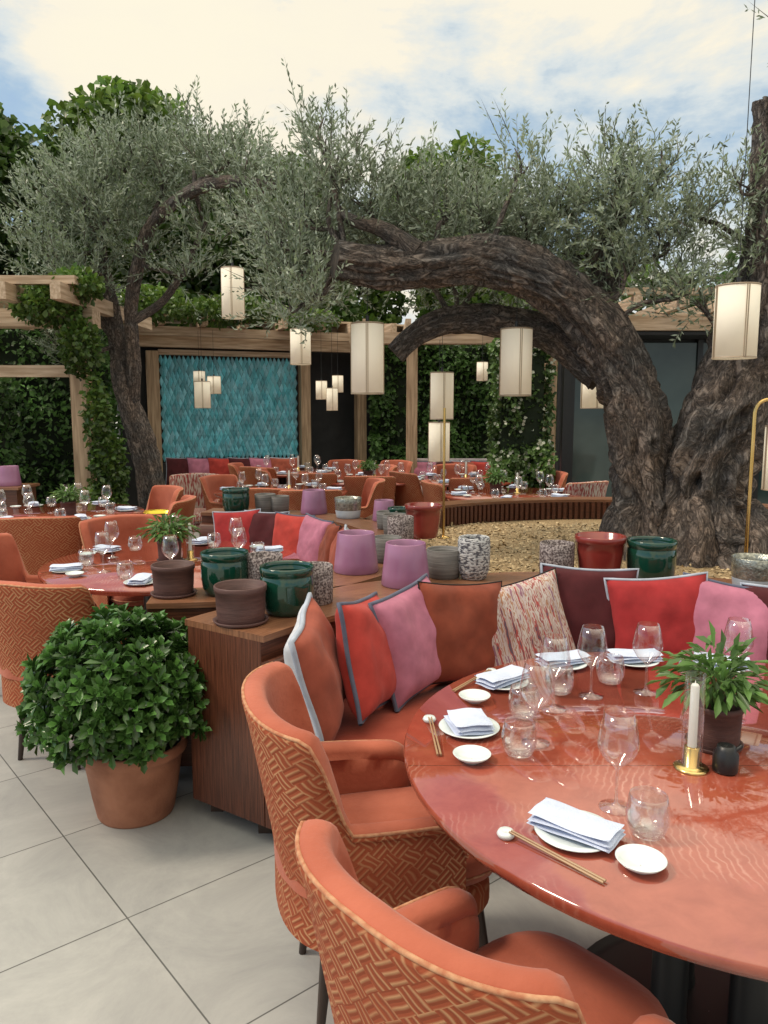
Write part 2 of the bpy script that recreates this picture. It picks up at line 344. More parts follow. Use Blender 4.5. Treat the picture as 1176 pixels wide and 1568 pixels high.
def cat(pts,sub=8):
    pts=[Vector((*p,0)) for p in pts]; out=[]
    for i in range(len(pts)-1):
        p0=pts[max(i-1,0)];p1=pts[i];p2=pts[i+1];p3=pts[min(i+2,len(pts)-1)]
        for j in range(sub):
            t=j/sub; q=.5*((2*p1)+(p2-p0)*t+(2*p0-5*p1+4*p2-p3)*t*t+(3*p1-p0-3*p2+p3)*t**3); out.append((q.x,q.y))
    out.append((pts[-1].x,pts[-1].y)); return out

# ------------------------------------------------------------------ leaves (numpy)
def unit(a): return a/np.maximum(np.linalg.norm(a,axis=1,keepdims=True),1e-9)
def leaves(name,pos,dr,nm,ln,wd,col,mat,broad=False,parent=None,fold=.25):
    n=len(pos); dr=unit(dr); side=unit(np.cross(dr,nm)); up=np.cross(side,dr)
    ln=ln[:,None]; wd=wd[:,None]
    if broad:
        b=pos; l1=pos+dr*ln*.3-side*wd*.32+up*wd*fold*.5; l2=pos+dr*ln*.68-side*wd*.5+up*wd*fold
        r1=pos+dr*ln*.3+side*wd*.32+up*wd*fold*.5; r2=pos+dr*ln*.68+side*wd*.5+up*wd*fold; t=pos+dr*ln-up*ln*.06
        V=np.stack([b,l1,l2,t,r2,r1],1).reshape(-1,3); k=6
        base=(np.arange(n)*6)[:,None]; F=np.concatenate([base+np.array([0,3,2,1]),base+np.array([0,5,4,3])],1).reshape(-1)
        nf=2*n
    else:
        V=np.stack([pos,pos+dr*ln*.5-side*wd*.5,pos+dr*ln,pos+dr*ln*.5+side*wd*.5],1).reshape(-1,3); k=4
        F=np.arange(4*n); nf=n
    me=D.meshes.new(name); me.vertices.add(len(V)); me.vertices.foreach_set('co',V.astype(np.float32).ravel())
    me.loops.add(len(F)); me.loops.foreach_set('vertex_index',F.astype(np.int32))
    me.polygons.add(nf); me.polygons.foreach_set('loop_start',(np.arange(nf)*4).astype(np.int32))
    try: me.polygons.foreach_set('loop_total',np.full(nf,4,dtype=np.int32))
    except Exception: pass
    me.update(calc_edges=True)
    c=np.concatenate([np.repeat(col,k,axis=0),np.ones((n*k,1))],1).astype(np.float32)
    at=me.attributes.new('col','FLOAT_COLOR','POINT'); at.data.foreach_set('color',c.ravel())
    me.materials.append(M[mat]); me.validate()
    return place(me,name,parent=parent)
def rnd(n): return unit(RNG.normal(size=(n,3)))
def inball(n,surf=.5): return rnd(n)*(RNG.random((n,1))**surf)
def olive_twigs(clumps,per,nl,ll,lw,tw=.32,c0=(.075,.105,.06),upb=.7):
    P=[];DR=[];NM=[];LN=[];WD=[];C=[]; S=[]
    for (x,y,z,r,dn) in clumps:
        n=max(4,int(per*dn*(r/.35)**2)); ct=RNG.uniform(.72,1.28)
        q=inball(n,.45); base=np.array([x,y,z])+q*np.array([r,r*1.15,r*.85])
        d=unit(q*.7+np.array([0,0,upb])+rnd(n)*.55); tl=tw*(.6+.8*RNG.random((n,1)))
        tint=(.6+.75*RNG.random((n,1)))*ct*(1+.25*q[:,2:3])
        S.append((base,d,tl))
        for k in range(nl):
            t=(k+RNG.random((n,1)))/nl
            p=base+d*t*tl+np.array([0,0,-.12])*t*t*tl
            side=rnd(n); ld=unit(d*.75+side*.65)
            P.append(p);DR.append(ld);NM.append(rnd(n)+np.array([0,0,.5]));LN.append(ll*(.7+.5*RNG.random(n))*(1-.35*t[:,0]));WD.append(lw*(.8+.4*RNG.random(n)))
            C.append(np.array(c0)*tint*(.85+.3*RNG.random((n,1))))
    for base,d,tl in S:
        n=len(base); P.append(base-d*.05);DR.append(d);NM.append(rnd(n));LN.append((tl[:,0]+.05));WD.append(np.full(n,lw*.45));C.append(np.tile([.09,.075,.06],(n,1)))
    return [np.concatenate(a) for a in (P,DR,NM,LN,WD,C)]
def clump_leaves(clumps,per,ll,lw,c0,var=.5,yellow=.0,surf=.33):
    P=[];DR=[];C=[]
    for (x,y,z,rx,ry,rz) in clumps:
        n=int(per*(rx*ry*rz)**(2/3)); q=inball(n,surf)
        P.append(np.array([x,y,z])+q*np.array([rx,ry,rz])); DR.append(unit(q*.6+rnd(n)+np.array([0,0,-.2])))
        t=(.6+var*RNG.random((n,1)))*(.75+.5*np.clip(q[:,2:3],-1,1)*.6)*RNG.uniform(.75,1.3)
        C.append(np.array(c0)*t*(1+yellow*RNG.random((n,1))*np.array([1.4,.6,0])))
    P=np.concatenate(P);DR=np.concatenate(DR);C=np.concatenate(C);n=len(P)
    return P,DR,rnd(n)+np.array([0,-.2,.9]),ll*(.6+.7*RNG.random(n)),lw*(.7+.5*RNG.random(n)),C

# ------------------------------------------------------------------ world, sun, camera
w=D.worlds.new('World'); SC.world=w; w.use_nodes=True; nt=w.node_tree; nt.nodes.clear()
o=N(nt,'ShaderNodeOutputWorld'); sky=N(nt,'ShaderNodeTexSky',sky_type='NISHITA'); sky.sun_disc=False
sky.sun_elevation=rad(50); sky.sun_rotation=rad(-95)
b1=N(nt,'ShaderNodeBackground'); b1.inputs[1].default_value=.15; L(nt,sky.outputs[0],b1.inputs[0])
tc=N(nt,'ShaderNodeTexCoord').outputs['Generated']
mp=N(nt,'ShaderNodeMapping'); mp.inputs['Scale'].default_value=(1,1,2.2); mp.inputs['Location'].default_value=(.3,.1,0); L(nt,tc,mp.inputs[0])
cn=N(nt,'ShaderNodeTexNoise'); cn.inputs['Scale'].default_value=3.6; cn.inputs['Detail'].default_value=7; cn.inputs['Roughness'].default_value=.6; cn.inputs['Distortion'].default_value=.15
L(nt,mp.outputs[0],cn.inputs['Vector'])
sx=N(nt,'ShaderNodeSeparateXYZ'); L(nt,tc,sx.inputs[0])
def mrange(src,a,b,c,d):
    m_=N(nt,'ShaderNodeMapRange',interpolation_type='SMOOTHSTEP')
    for i,v in enumerate((a,b,c,d)): m_.inputs[i+1].default_value=v
    L(nt,src,m_.inputs[0]); return m_.outputs[0]
leftblue=mrange(sx.outputs[0],-.43,-.29,-.62,0.)
leftcloud=mrange(sx.outputs[0],-.20,.05,.20,0.)
high=mrange(sx.outputs[2],.29,.40,-.08,.22)
cn2=math_(nt,'MULTIPLY_ADD',cn.outputs['Fac'],1.6,-.30)
f=math_(nt,'ADD',math_(nt,'ADD',cn2,leftblue),math_(nt,'ADD',high,leftcloud))
rf=N(nt,'ShaderNodeValToRGB'); rf.color_ramp.elements[0].position=.16; rf.color_ramp.elements[1].position=.46
rf.color_ramp.elements[0].color=(.30,.30,.30,1); L(nt,f,rf.inputs[0])
rc=N(nt,'ShaderNodeValToRGB'); e=rc.color_ramp.elements; e[0].position=.30; e[0].color=(.46,.62,.74,1); e[1].position=.82; e[1].color=(1.0,.93,.75,1); x=e.new(.48); x.color=(.74,.79,.79,1); x=e.new(.62); x.color=(.98,.91,.75,1)
L(nt,f,rc.inputs[0])
bo=mrange(sx.outputs[2],.56,.88,1.0,2.3)  # unseen sky toward the zenith brightened to add light to the scene
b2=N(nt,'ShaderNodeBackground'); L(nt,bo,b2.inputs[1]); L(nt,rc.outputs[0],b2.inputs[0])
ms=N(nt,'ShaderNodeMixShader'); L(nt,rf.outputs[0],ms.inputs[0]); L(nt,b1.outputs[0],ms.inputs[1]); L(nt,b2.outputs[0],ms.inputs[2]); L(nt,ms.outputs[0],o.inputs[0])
sl=D.lights.new('sun','SUN'); sl.energy=2.3; sl.angle=rad(12); sl.color=(1,.85,.66)
so=D.objects.new('sun',sl); SC.collection.objects.link(so)
so.rotation_euler=Vector((-.64,-.05,.77)).to_track_quat('Z','Y').to_euler(); so.location=(-5,0,12)
cam=D.cameras.new('camera'); co=D.objects.new('camera',cam); SC.collection.objects.link(co); SC.camera=co
cam.sensor_fit='VERTICAL'; cam.sensor_height=24; cam.lens=18.06; cam.clip_start=.05; cam.clip_end=500
co.location=(0,0,1.6); co.rotation_euler=(rad(82.5),0,0)
SC.view_settings.view_transform='Standard'; SC.view_settings.look='None'; SC.view_settings.exposure=0

# ------------------------------------------------------------------ ground
mb=MB(); mb.add([(-120,-120,0),(120,-120,0),(120,120,0),(-120,120,0)],[(0,1,2,3)],'floor',False); place(mb.mesh('tiled_floor'),'tiled_floor')

# ------------------------------------------------------------------ chair
def chair_mesh(name,outer='weave',inner='velvet'):
    mb=MB()
    arm=.27; HW=.25; DP=.17
    pts=[]
    na=12;nb=34
    for i in range(na): t=1-i/na; pts.append((t*arm,HW-.02*t*t,t,90))
    for i in range(nb+1):
        ph=rad(90-180*i/nb); c=max(0,math.cos(ph)); pts.append((-DP*c**.85,HW*math.copysign(abs(math.sin(ph))**.85,math.sin(ph)),0,math.degrees(ph)))
    for i in range(1,na+1): t=i/na; pts.append((t*arm,-(HW-.02*t*t),t,-90))
    n=len(pts); l=0
    rows=[]
    for i,(x,y,t,ph) in enumerate(pts):
        a=Vector(pts[min(i+1,n-1)][:2])-Vector(pts[max(i-1,0)][:2]); a.normalize(); nrm=Vector((-a.y,a.x))
        if nrm.dot(Vector((x-.1,y)))<0: nrm=-nrm
        if i: l+=math.dist(pts[i][:2],pts[i-1][:2])
        ap=abs(ph)
        if t>0: h=.600-.015*t; 
        else:
            k=min(1,max(0,(ap-60)/26)); k=k*k*(3-2*k); h=.870-.012*(ap/60 if ap<60 else 1)-.258*k
        th=.032
        if t>.7:
            q=(t-.7)/.3; c=math.sqrt(max(0,1-q*q)); h=.47+(h-.47)*(.3+.7*c); th=.008+.024*c
        fl=.065*max(0,(h-.6)/.26)+ .012
        sec=[]
        zb=.29
        for z in (zb,.34,.42,.5,.58,.66,.74,.8):
            zz=min(z,h-.02)
            sec.append((.010+fl*max(0,(zz-.45)/.42),zz,0))
        sec.append((.010+fl,h-.012,0))
        o=.010+fl; nt_=6
        for j in range(nt_+1):
            aa=math.pi*j/nt_; sec.append((o-th+th*math.cos(aa),h-.012+.020*math.sin(aa)+.002,1))
        for z in (.8,.72,.62,.52,.42):
            zz=min(z,h-.03); wr=.006*mnoise.noise(Vector((x*14,y*14,z*8)))
            sec.append((o-2*th-.012*math.sin(max(0,(h-zz))*5)+wr,zz,1))
        rows.append([(x+nrm.x*d,y+nrm.y*d,z,l,kk) for d,z,kk in sec])
    m=len(rows[0]); vs=[r[:3] for row in rows for r in row]; uv=[(r[3],r[2],0) for row in rows for r in row]
    fs=[];ms=[]
    for i in range(n-1):
        for j in range(m-1):
            fs.append((i*m+j,(i+1)*m+j,(i+1)*m+j+1,i*m+j+1)); ms.append(outer if j<10 else inner)
    mb.add(vs,fs,ms,True,uv)
    for row in (rows[0],rows[-1]): mb.add([r[:3] for r in row],[tuple(range(m))],outer,True)
    mb.tube([row[10][:3] for row in rows],[.0045]*n,'pipe',n=6)
    mb.pad(.115,0,.275,.215,.27,.37,outer,e=4,edge=.03)
    mb.pad(.14,0,.285,.212,.365,.475,inner,e=3.6,edge=.04,puff=.022)
    mb.tube([(.14+.285*math.copysign(abs(math.cos(a))**(2/3.6),math.cos(a)),.212*math.copysign(abs(math.sin(a))**(2/3.6),math.sin(a)),.405) for a in np.linspace(0,2*math.pi,41)],[.004]*41,'pipe',n=5,caps=False)
    for sx_,sy_ in ((-.06,-.14),(-.06,.14),(.33,-.16),(.33,.16)):
        mb.tube([(sx_,sy_,.29),(sx_*1.2-.02,sy_*1.15,0)],[.021,.011],'dwood',n=10)
    return mb.mesh(name)
M['pipe']=pm('piping',(.38,.14,.07),(.50,.27,.15),scale=60,rough=.9)
CH=chair_mesh('dining_chair'); CHI=chair_mesh('ikat_armchair','ikat','ikat')
def chair(x,y,deg,me=CH,name='dining_chair'): return place(me,name,(x,y,0),(0,0,rad(deg)))
chair(-.115,1.97,14); chair(.15,1.20,41)
chair(-1.5,3.42,72); chair(-2.12,4.35,5); chair(-1.72,5.15,-55)
chair(-2.45,5.45,100); chair(-1.85,6.45,185); chair(-2.2,7.3,220); chair(-3.3,5.6,60)
chair(-2.15,8.75,-80,CHI,'patterned_armchair'); chair(2.05,8.1,120,CHI,'patterned_armchair'); chair(3.2,8.3,150,CHI,'patterned_armchair')
chair(-1.75,8.6,-30); chair(-1.35,9.7,10); chair(-.25,8.2,190); chair(-.1,10.3,200); chair(1.0,8.6,95); chair(-.85,9.2,90); chair(.35,9.3,30)
chair(-1.9,10.7,0); chair(1.6,10.2,200); chair(.1,11.2,230); chair(-.6,11.3,250); chair(-.7,7.3,95); chair(1.9,9.2,200)
chair(.65,8.0,10); chair(.95,10.35,265); chair(-.15,8.8,85); chair(-1.1,7.45,80); chair(-1.6,10.2,60)

# ------------------------------------------------------------------ tables
def table_mesh(name,r,base='black'):
    mb=MB(); z=.75
    mb.lathe([(.001,z-.035),(r-.03,z-.035),(r-.006,z-.030),(r,z-.018),(r,z-.008),(r-.004,z),(.001,z)],'top',n=96)
    for a in range(4):
        x,y=.13*math.cos(a*math.pi/2+.3),.13*math.sin(a*math.pi/2+.3)
        mb.lathe([(.05,.02),(.045,.05),(.045,z-.036)],base,n=20,c=(x,y,0))
    mb.lathe([(.36,0),(.36,.012),(.30,.022),(.001,.024)],base,n=48)
    return mb.mesh(name)
T1=table_mesh('round_table',.81); place(T1,'round_table',(.86,1.85,0))
def mk(fn,name):
    mb=MB(); fn(mb); return mb.mesh(name)
def f_wine(mb):
    mb.lathe([(.036,0),(.036,.002),(.012,.006),(.004,.014),(.0032,.05),(.0035,.085),(.010,.095),(.030,.112),(.043,.135),(.044,.15),(.038,.185),(.031,.215),(.0305,.215)],'glass',n=36)
def f_tumb(mb):
    mb.lathe([(.001,.004),(.028,.004),(.034,.008),(.042,.03),(.044,.05),(.040,.075),(.037,.088),(.036,.088),(.039,.074),(.042,.05),(.040,.03),(.030,.012),(.001,.011)],'glass',n=32)
def f_plate(mb):
    mb.lathe([(.045,0),(.05,.002),(.078,.010),(.082,.013),(.080,.0145),(.052,.006),(.001,.005)],'white',n=44)
def f_bowl(mb):
    mb.lathe([(.022,0),(.024,.003),(.040,.012),(.047,.020),(.0455,.0205),(.038,.014),(.022,.006),(.001,.005)],'white',n=36)
def f_napkin(mb):
    for li,(z0,w_,d_,r_) in enumerate(((0,.080,.043,0),(.010,.079,.042,.03),(.019,.078,.040,-.02))):
        n=16;m_=9; vs=[]
        for sgn in (1,-1):
            for i in range(n+1):
                for j in range(m_+1):
                    u=-1+2*i/n; v=-1+2*j/m_
                    th=.0058*(max(0,(1-abs(u)**8)*(1-abs(v)**3)))**.5
                    wv=.0022*math.sin(u*3+li*2)+.0012*math.sin(v*4+li)
                    x=u*w_; y=v*d_*(1+.04*math.sin(u*2+li)); z=z0+.006+wv+sgn*th
                    vs.append((x*math.cos(r_)-y*math.sin(r_),x*math.sin(r_)+y*math.cos(r_),z))
        o=(n+1)*(m_+1); fs=[]
        for i in range(n):
            for j in range(m_):
                a=i*(m_+1)+j; fs.append((a,a+m_+1,a+m_+2,a+1)); fs.append((o+a,o+a+1,o+a+m_+2,o+a+m_+1))
        mb.add(vs,fs,'napkin',True)
def f_chop(mb):
    mb.lathe([(.001,0),(.016,.001),(.019,.008),(.015,.014),(.006,.012),(.001,.011)],'white',n=20)
    mb.tube([(.01,.0045,.016),(.22,.008,.006)],[.0022,.003],'stick',n=6); mb.tube([(.01,-.0025,.016),(.22,.0,.006)],[.0022,.003],'stick',n=6)
M['stick']=pm('chopstick_wood',(.30,.18,.10),(.42,.27,.15),rough=.35)
WINE=mk(f_wine,'wine_glass');TUMB=mk(f_tumb,'water_glass');PLATE=mk(f_plate,'side_plate');BOWL=mk(f_bowl,'sauce_bowl');NAP=mk(f_napkin,'folded_napkin');CHOP=mk(f_chop,'chopsticks')
Z=.7505
for x,y,r in ((.228,1.97,100),(.37,2.32,40),(.60,2.50,20),(.85,2.53,5),(1.12,2.47,-20),(.385,1.455,-38)):
    place(PLATE,'side_plate',(x,y,Z)); place(NAP,'folded_napkin',(x,y,Z+.008),(0,0,rad(r)),(1.1 if r!=100 else .75,1 if r!=100 else 1.25,1.1))
for x,y in ((.215,1.79),(.267,2.18),(.481,1.345),(1.28,2.2)): place(BOWL,'sauce_bowl',(x,y,Z))
for x,y,r in ((.125,2.03,-88),(.35,2.42,-130),(.245,1.45,-47)): place(CHOP,'chopsticks',(x,y,Z),(0,0,rad(r)))
for x,y in ((.5,1.565),(.39,1.89),(.486,2.12),(.62,2.22),(.795,2.25),(1.09,2.3),(1.2,2.08)): place(WINE,'wine_glass',(x,y,Z))
for x,y in ((.53,1.455),(.335,1.82),(.39,2.06),(.53,2.24),(.71,2.33),(.98,2.36)): place(TUMB,'water_glass',(x,y,Z))
mb=MB(); mb.lathe([(.04,0),(.041,.004),(.036,.007),(.018,.009),(.018,.055),(.016,.056),(.011,.056)],'brass',n=36); mb.lathe([(.0105,.05),(.010,.205),(.007,.21),(.0015,.211),(.001,.218)],'candle',n=20)
mb.lathe([(.024,.009),(.024,.235)],'glass',n=32)
CAN=mb.mesh('candle_holder'); place(CAN,'candle_holder',(.735,1.75,Z))
mb=MB(); mb.lathe([(.001,0),(.026,0),(.029,.006),(.029,.045),(.022,.055),(.020,.064),(.012,.066),(.001,.060)],'black',n=28); mb.tube([(.02,0,.05),(.034,0,.06),(.037,0,.064)],[.006,.005,.004],'black',n=8)
place(mb.mesh('soy_sauce_pourer'),'soy_sauce_pourer',(.81,1.735,Z))

def dress(cx,cy,r,n,a0=0,z=.7505):
    for i in range(n):
        a=a0+2*math.pi*i/n; rr=r-.14
        place(PLATE,'side_plate',(cx+rr*math.cos(a),cy+rr*math.sin(a),z)); place(NAP,'folded_napkin',(cx+rr*math.cos(a),cy+rr*math.sin(a),z+.009),(0,0,a+random.uniform(-.3,.3)))
        place(WINE,'wine_glass',(cx+(rr-.16)*math.cos(a+.25),cy+(rr-.16)*math.sin(a+.25),z)); place(TUMB,'water_glass',(cx+(rr-.1)*math.cos(a-.25),cy+(rr-.1)*math.sin(a-.25),z))
        place(BOWL,'sauce_bowl',(cx+rr*math.cos(a+.28),cy+rr*math.sin(a+.28),z))
    place(CAN,'candle_holder',(cx+.08,cy+.05,z))
T2=table_mesh('round_table_b',.71)
for (x,y,n,a) in ((-1.19,4.3,6,.5),(-2.75,6.4,6,.2),(-1.1,8.2,6,0),(-.2,9.6,6,.7),(.95,9.6,6,.1),(1.3,7.9,6,.3),(-1.3,10.9,6,.4)):
    place(T2,'round_table',(x,y,0)); dress(x,y,.71,n,a)

# ------------------------------------------------------------------ potted plants
def pot_mesh(name,prof,mat,saucer=False,n=40):
    mb=MB()
    mb.lathe(prof,mat,n=n)
    r=prof[0][0]; mb.lathe([(.001,.002),(r,.0005)],mat if isinstance(mat,str) else mat[0],n=n)
    if saucer: mb.lathe([(.001,.001),(r+.012,.001),(r+.02,.014),(r+.016,.015),(r+.005,.008)],mat if isinstance(mat,str) else mat[0],n=n)
    return mb.mesh(name)
def hollow(out,t=.008):
    inn=[(max(r-t,.001),z) for r,z in reversed(out)]
    top=out[-1]
    return out+[(top[0]-t*.3,top[1]+.003)]+inn[:-1]+[(.001,out[0][1]+.02)]
PG=hollow([(.075,0),(.088,.006),(.100,.03),(.106,.07),(.107,.12),(.104,.152),(.101,.156),(.105,.160),(.108,.175),(.107,.188)],.01)
PB=hollow([(.088,0),(.090,.004),(.094,.06),(.097,.125),(.101,.127),(.102,.146)],.008)
PL=hollow([(.104,0),(.108,.006),(.103,.05),(.095,.12),(.088,.185)],.007)
PR=hollow([(.080,0),(.086,.005),(.094,.05),(.104,.13),(.108,.17),(.112,.172),(.113,.198)],.009)
PS=hollow([(.075,0),(.078,.004),(.080,.08),(.080,.165)],.009)
PGR=hollow([(.066,0),(.072,.006),(.077,.06),(.080,.13)],.007)
PT=hollow([(.050,0),(.056,.005),(.070,.04),(.074,.1),(.074,.17),(.070,.19)],.008)
PSV=hollow([(.082,0),(.088,.006),(.093,.03),(.097,.06),(.1,.11),(.103,.15)],.008)
pots={'green':pot_mesh('green_pot',PG,'g_green'),'brown':pot_mesh('brown_pot',PB,'g_brown',True),'lilac':pot_mesh('lilac_pot',PL,'g_lilac'),
 'red':pot_mesh('red_pot',PR,'g_red'),'speck':pot_mesh('speckled_pot',PS,'g_speck'),'grey':pot_mesh('grey_pot',PGR,'g_grey'),
 'text':pot_mesh('cracked_pot',PT,'g_text'),'silver':pot_mesh('silver_pot',PSV,['g_blue','g_blue','g_blue']+['g_silver']*(len(PSV)-4))}
NM={'green':'green_glazed_pot','brown':'brown_clay_pot','lilac':'lilac_pot','red':'red_pot','speck':'speckled_pot','grey':'grey_pot','text':'textured_pot','silver':'silver_glazed_pot'}
LZ=.801
for k,x,y,s in (('green',-.385,3.0,1),('brown',-.545,2.86,.98),('green',-.70,3.33,.98),('brown',-.92,3.3,.92),('speck',-.53,3.36,1),('speck',-.29,3.17,.95),
  ('lilac',-.14,3.80,1.05),('lilac',.10,3.5,1.05),('grey',.015,4.05,1),('grey',.29,3.66,1.05),('text',.43,3.63,1.05),('speck',.83,3.64,1.03),('red',1.03,3.62,1.05),('green',1.255,3.56,1.05),
  ('silver',1.66,3.38,1),('silver',1.83,3.40,.95),('speck',1.95,3.2,1),
  ('green',-1.17,6.05,1),('grey',-.95,6.12,1.05),('grey',-.83,6.1,.95),('lilac',-.55,6.0,.98),('silver',-.27,5.75,1),('lilac',.0,5.6,.8),('grey',.07,4.95,1),('speck',.10,4.6,1),('red',.25,4.85,1.05),('grey',.02,5.2,.9),('green',.1,5.3,.7)):
    place(pots[k],NM[k],(x,y,LZ),(0,0,random.random()*6),s)

def droopy(name,x,y,z,n,R,par,c0=(.10,.20,.05)):
    m=n; az=RNG.random(m)*2*math.pi; el=.25+1.1*RNG.random(m)
    d=np.stack([np.cos(az)*np.cos(el),np.sin(az)*np.cos(el),np.sin(el)],1)
    rr=R*(.25+.7*RNG.random((m,1)))
    P=np.array([x,y,z])+d*rr*np.array([1,1,.85]); ld=unit(d+np.array([0,0,-.8])+rnd(m)*.4)
    C=np.array(c0)*(.6+.9*RNG.random((m,1)))
    leaves(name,P,ld,rnd(m)*.5+np.array([0,0,1]),R*.44*(.6+.6*RNG.random(m)),R*.12*(.8+.4*RNG.random(m)),C,'leaf',True,par)
def table_plant(x,y,z,R,s=1):
    e=empty('potted_table_plant',(0,0,0))
    place(pots['brown'],'pot',(x,y,z),(0,0,0),(.62*s,.62*s,.74*s),e)
    mb=MB()
    for i in range(18):
        a=random.random()*6.28; rr=R*random.uniform(.3,.9)
        mb.tube([(x,y,z+.07*s),(x+rr*.4*math.cos(a),y+rr*.4*math.sin(a),z+.11*s+R*.5),(x+rr*math.cos(a),y+rr*math.sin(a),z+.12*s+R*.55)],[.003,.0025,.001],'stem',n=5,sub=3,caps=False)
    place(mb.mesh('stems'),'stems',parent=e)
    droopy('leaves',x,y,z+.125*s,260,R,e)
M['stem']=pm('green_stem',(.08,.14,.04),rough=.6)
table_plant(.845,1.88,Z,.15,1.05); table_plant(-1.22,4.32,Z,.15,1.1); table_plant(-2.6,6.3,Z,.13); table_plant(1.15,7.9,Z,.14); table_plant(-.2,9.6,Z,.13)

# round shrub in a terracotta planter
e=empty('potted_shrub')
mb=MB(); mb.lathe([(.001,0),(.145,0),(.15,.01),(.165,.09),(.185,.22),(.192,.255),(.205,.258),(.210,.27),(.210,.30),(.204,.305),(.192,.30),(.188,.27),(.001,.265)],['terra']*11+['soil'],n=56,c=(-1.0,2.93,0))
place(mb.mesh('terracotta_pot'),'terracotta_pot',parent=e)
nr=850; q=rnd(nr); q[:,2]=np.abs(q[:,2])*1.3-.42; q=unit(q)
bumps=np.array([1+.18*mnoise.noise(Vector(v*2.6)) for v in q])[:,None]
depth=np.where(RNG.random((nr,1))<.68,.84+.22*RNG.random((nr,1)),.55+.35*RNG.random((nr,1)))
C0=np.array([-1.04,2.93,.47]); base=C0+q*np.array([.325,.315,.30])*depth*bumps
P=[];DR=[];NMm=[];LN=[];WD=[];C=[]
for k in range(9):
    a=k*2.4; t1=unit(np.cross(q,np.tile([0.1,.2,1.],(nr,1)))); t2=np.cross(q,t1)
    ax=unit(q+rnd(nr)*.35+np.array([0,0,.35]))
    sp=.35+.12*k
    d=unit(ax*(1.15-.09*k)+(t1*math.cos(a)+t2*math.sin(a))*sp)
    P.append(base+ax*.02*(1-k/9));DR.append(d);NMm.append(ax);LN.append((.045+.024*RNG.random(nr))*(.7+.05*k));WD.append(.022+.006*RNG.random(nr))
    yng=np.where(RNG.random((nr,1))<.25,1.6,1.)*(1.5 if k<3 else 1)
    C.append(np.array([.044,.102,.022])*yng*(.6+.8*RNG.random((nr,1)))*(.28+.80*np.clip((depth-.5)*2,0,1)))  # inner leaves darker with depth: shade inside the bush put into leaf colour
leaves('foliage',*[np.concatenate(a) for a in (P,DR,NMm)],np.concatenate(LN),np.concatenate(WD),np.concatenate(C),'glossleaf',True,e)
mb=MB(); 
for i in range(40):
    v=Vector(q[i*20]); mb.tube([(-1.0,2.93,.27),(-1.02+v.x*.12,2.93+v.y*.12,.40+v.z*.1),tuple(C0+q[i*20]*.27)],[.008,.006,.003],'bark',n=5,caps=False)
place(mb.mesh('branches'),'branches',parent=e)

# ------------------------------------------------------------------ banquettes
def banquette(name,path,wid,seat=True,s0=.04,s1=.5):
    mb=MB()
    mb.sweep(path,[(-.015,.07),(-wid+.015,.07),(-wid+.015,.776),(-.015,.776)],'wood')
    mb.sweep(path,[(.0,.776),(-wid,.776),(-wid,.80),(.0,.80)],'woodtop')
    if seat:
        mb.sweep(path,[(s1-.06,.07),(-.01,.07),(-.01,.33),(s1-.06,.33)],'wood')
        sec=[(s1-.01,.335),(-.012,.335),(-.012,.47),(s1-.04,.475),(s1-.012,.463),(s1,.44),(s1,.36)]
        mb.sweep(path,sec,'seatv',smooth=True)
        mb.sweep(path,[(.05,.47),(-.013,.47),(-.013,.70),(.02,.715),(.045,.70)],'wood',smooth=True)
    P=[Vector(p) for p in path]
    for idx in (1,len(path)//3,2*len(path)//3,len(path)-2):
        t=(P[idx]-P[idx-1]).normalized(); nl=Vector((-t.y,t.x))
        for d in (-.08,-wid+.06):
            c=P[idx]+nl*d; mb.box(c.x-.025,c.x+.025,c.y-.025,c.y+.025,0,.072,'dwood')
    place(mb.mesh(name),'curved_banquette')
arc=lambda cx,cy,r,a0,a1,n=50:[(cx+r*math.cos(rad(a0+(a1-a0)*i/n)),cy+r*math.sin(rad(a0+(a1-a0)*i/n))) for i in range(n+1)]
banquette('banq_a',arc(.86,1.85,1.53,12,147.5),.41)
banquette('banq_b',cat([(-1.03,3.42),(-.6,3.5),(-.25,3.85),(-.08,4.4),(-.1,5.0),(-.4,5.6),(-.9,5.95),(-1.45,6.05)]),.28,s1=.45)
pl=cat([(3.9,4.2),(3.7,5.6),(3.0,6.6),(2.0,6.95),(1.0,6.8),(.3,6.3),(.05,5.6)],10)
mb=MB(); mb.sweep(pl,[(.0,.0),(-.2,.0),(-.2,.776),(.0,.776)],'wood'); mb.sweep(pl,[(.01,.776),(-.22,.776),(-.22,.80),(.01,.80)],'woodtop')
P=[Vector(p) for p in pl]
for i in range(1,len(pl)-1):
    for q_ in (0,.5):
        c=P[i].lerp(P[i+1],q_); t=(P[i+1]-P[i-1]).normalized(); nl=Vector((-t.y,t.x)); c=c+nl*.012
        mb.box(c.x-.014,c.x+.014,c.y-.012,c.y+.012,.5,.774,'wood',rot=math.atan2(t.y,t.x),c=(c.x,c.y))
place(mb.mesh('tree_planter_wall'),'tree_planter_wall')
mb=MB(); poly=[(-.05,3.62),(.9,3.7),(2.1,3.2),(2.8,2.5),(3.95,3.0),(3.8,5.6),(3.1,6.65),(2,7.05),(1,6.9),(.2,6.35),(-.05,5.6),(-.1,5)]
mb.add([(x,y,.62) for x,y in poly],[tuple(range(len(poly)))],'gravel',False)
mb.box(3.75,3.95,2.4,4.3,0,.8,'wood')
place(mb.mesh('gravel_bed'),'gravel_bed')
n=9000; P=np.stack([-.05+3.6*RNG.random(n),3.8+2.9*RNG.random(n),.622+.006*RNG.random(n)],1)
d=rnd(n); d[:,2]*=.3
C=np.array([.52,.39,.22])*(.4+.8*RNG.random((n,1)))
leaves('gravel_pebbles',P,d,rnd(n)*.6+np.array([0,0,1]),.022+.02*RNG.random(n),.02+.014*RNG.random(n),C,'peb',True,fold=-.4)

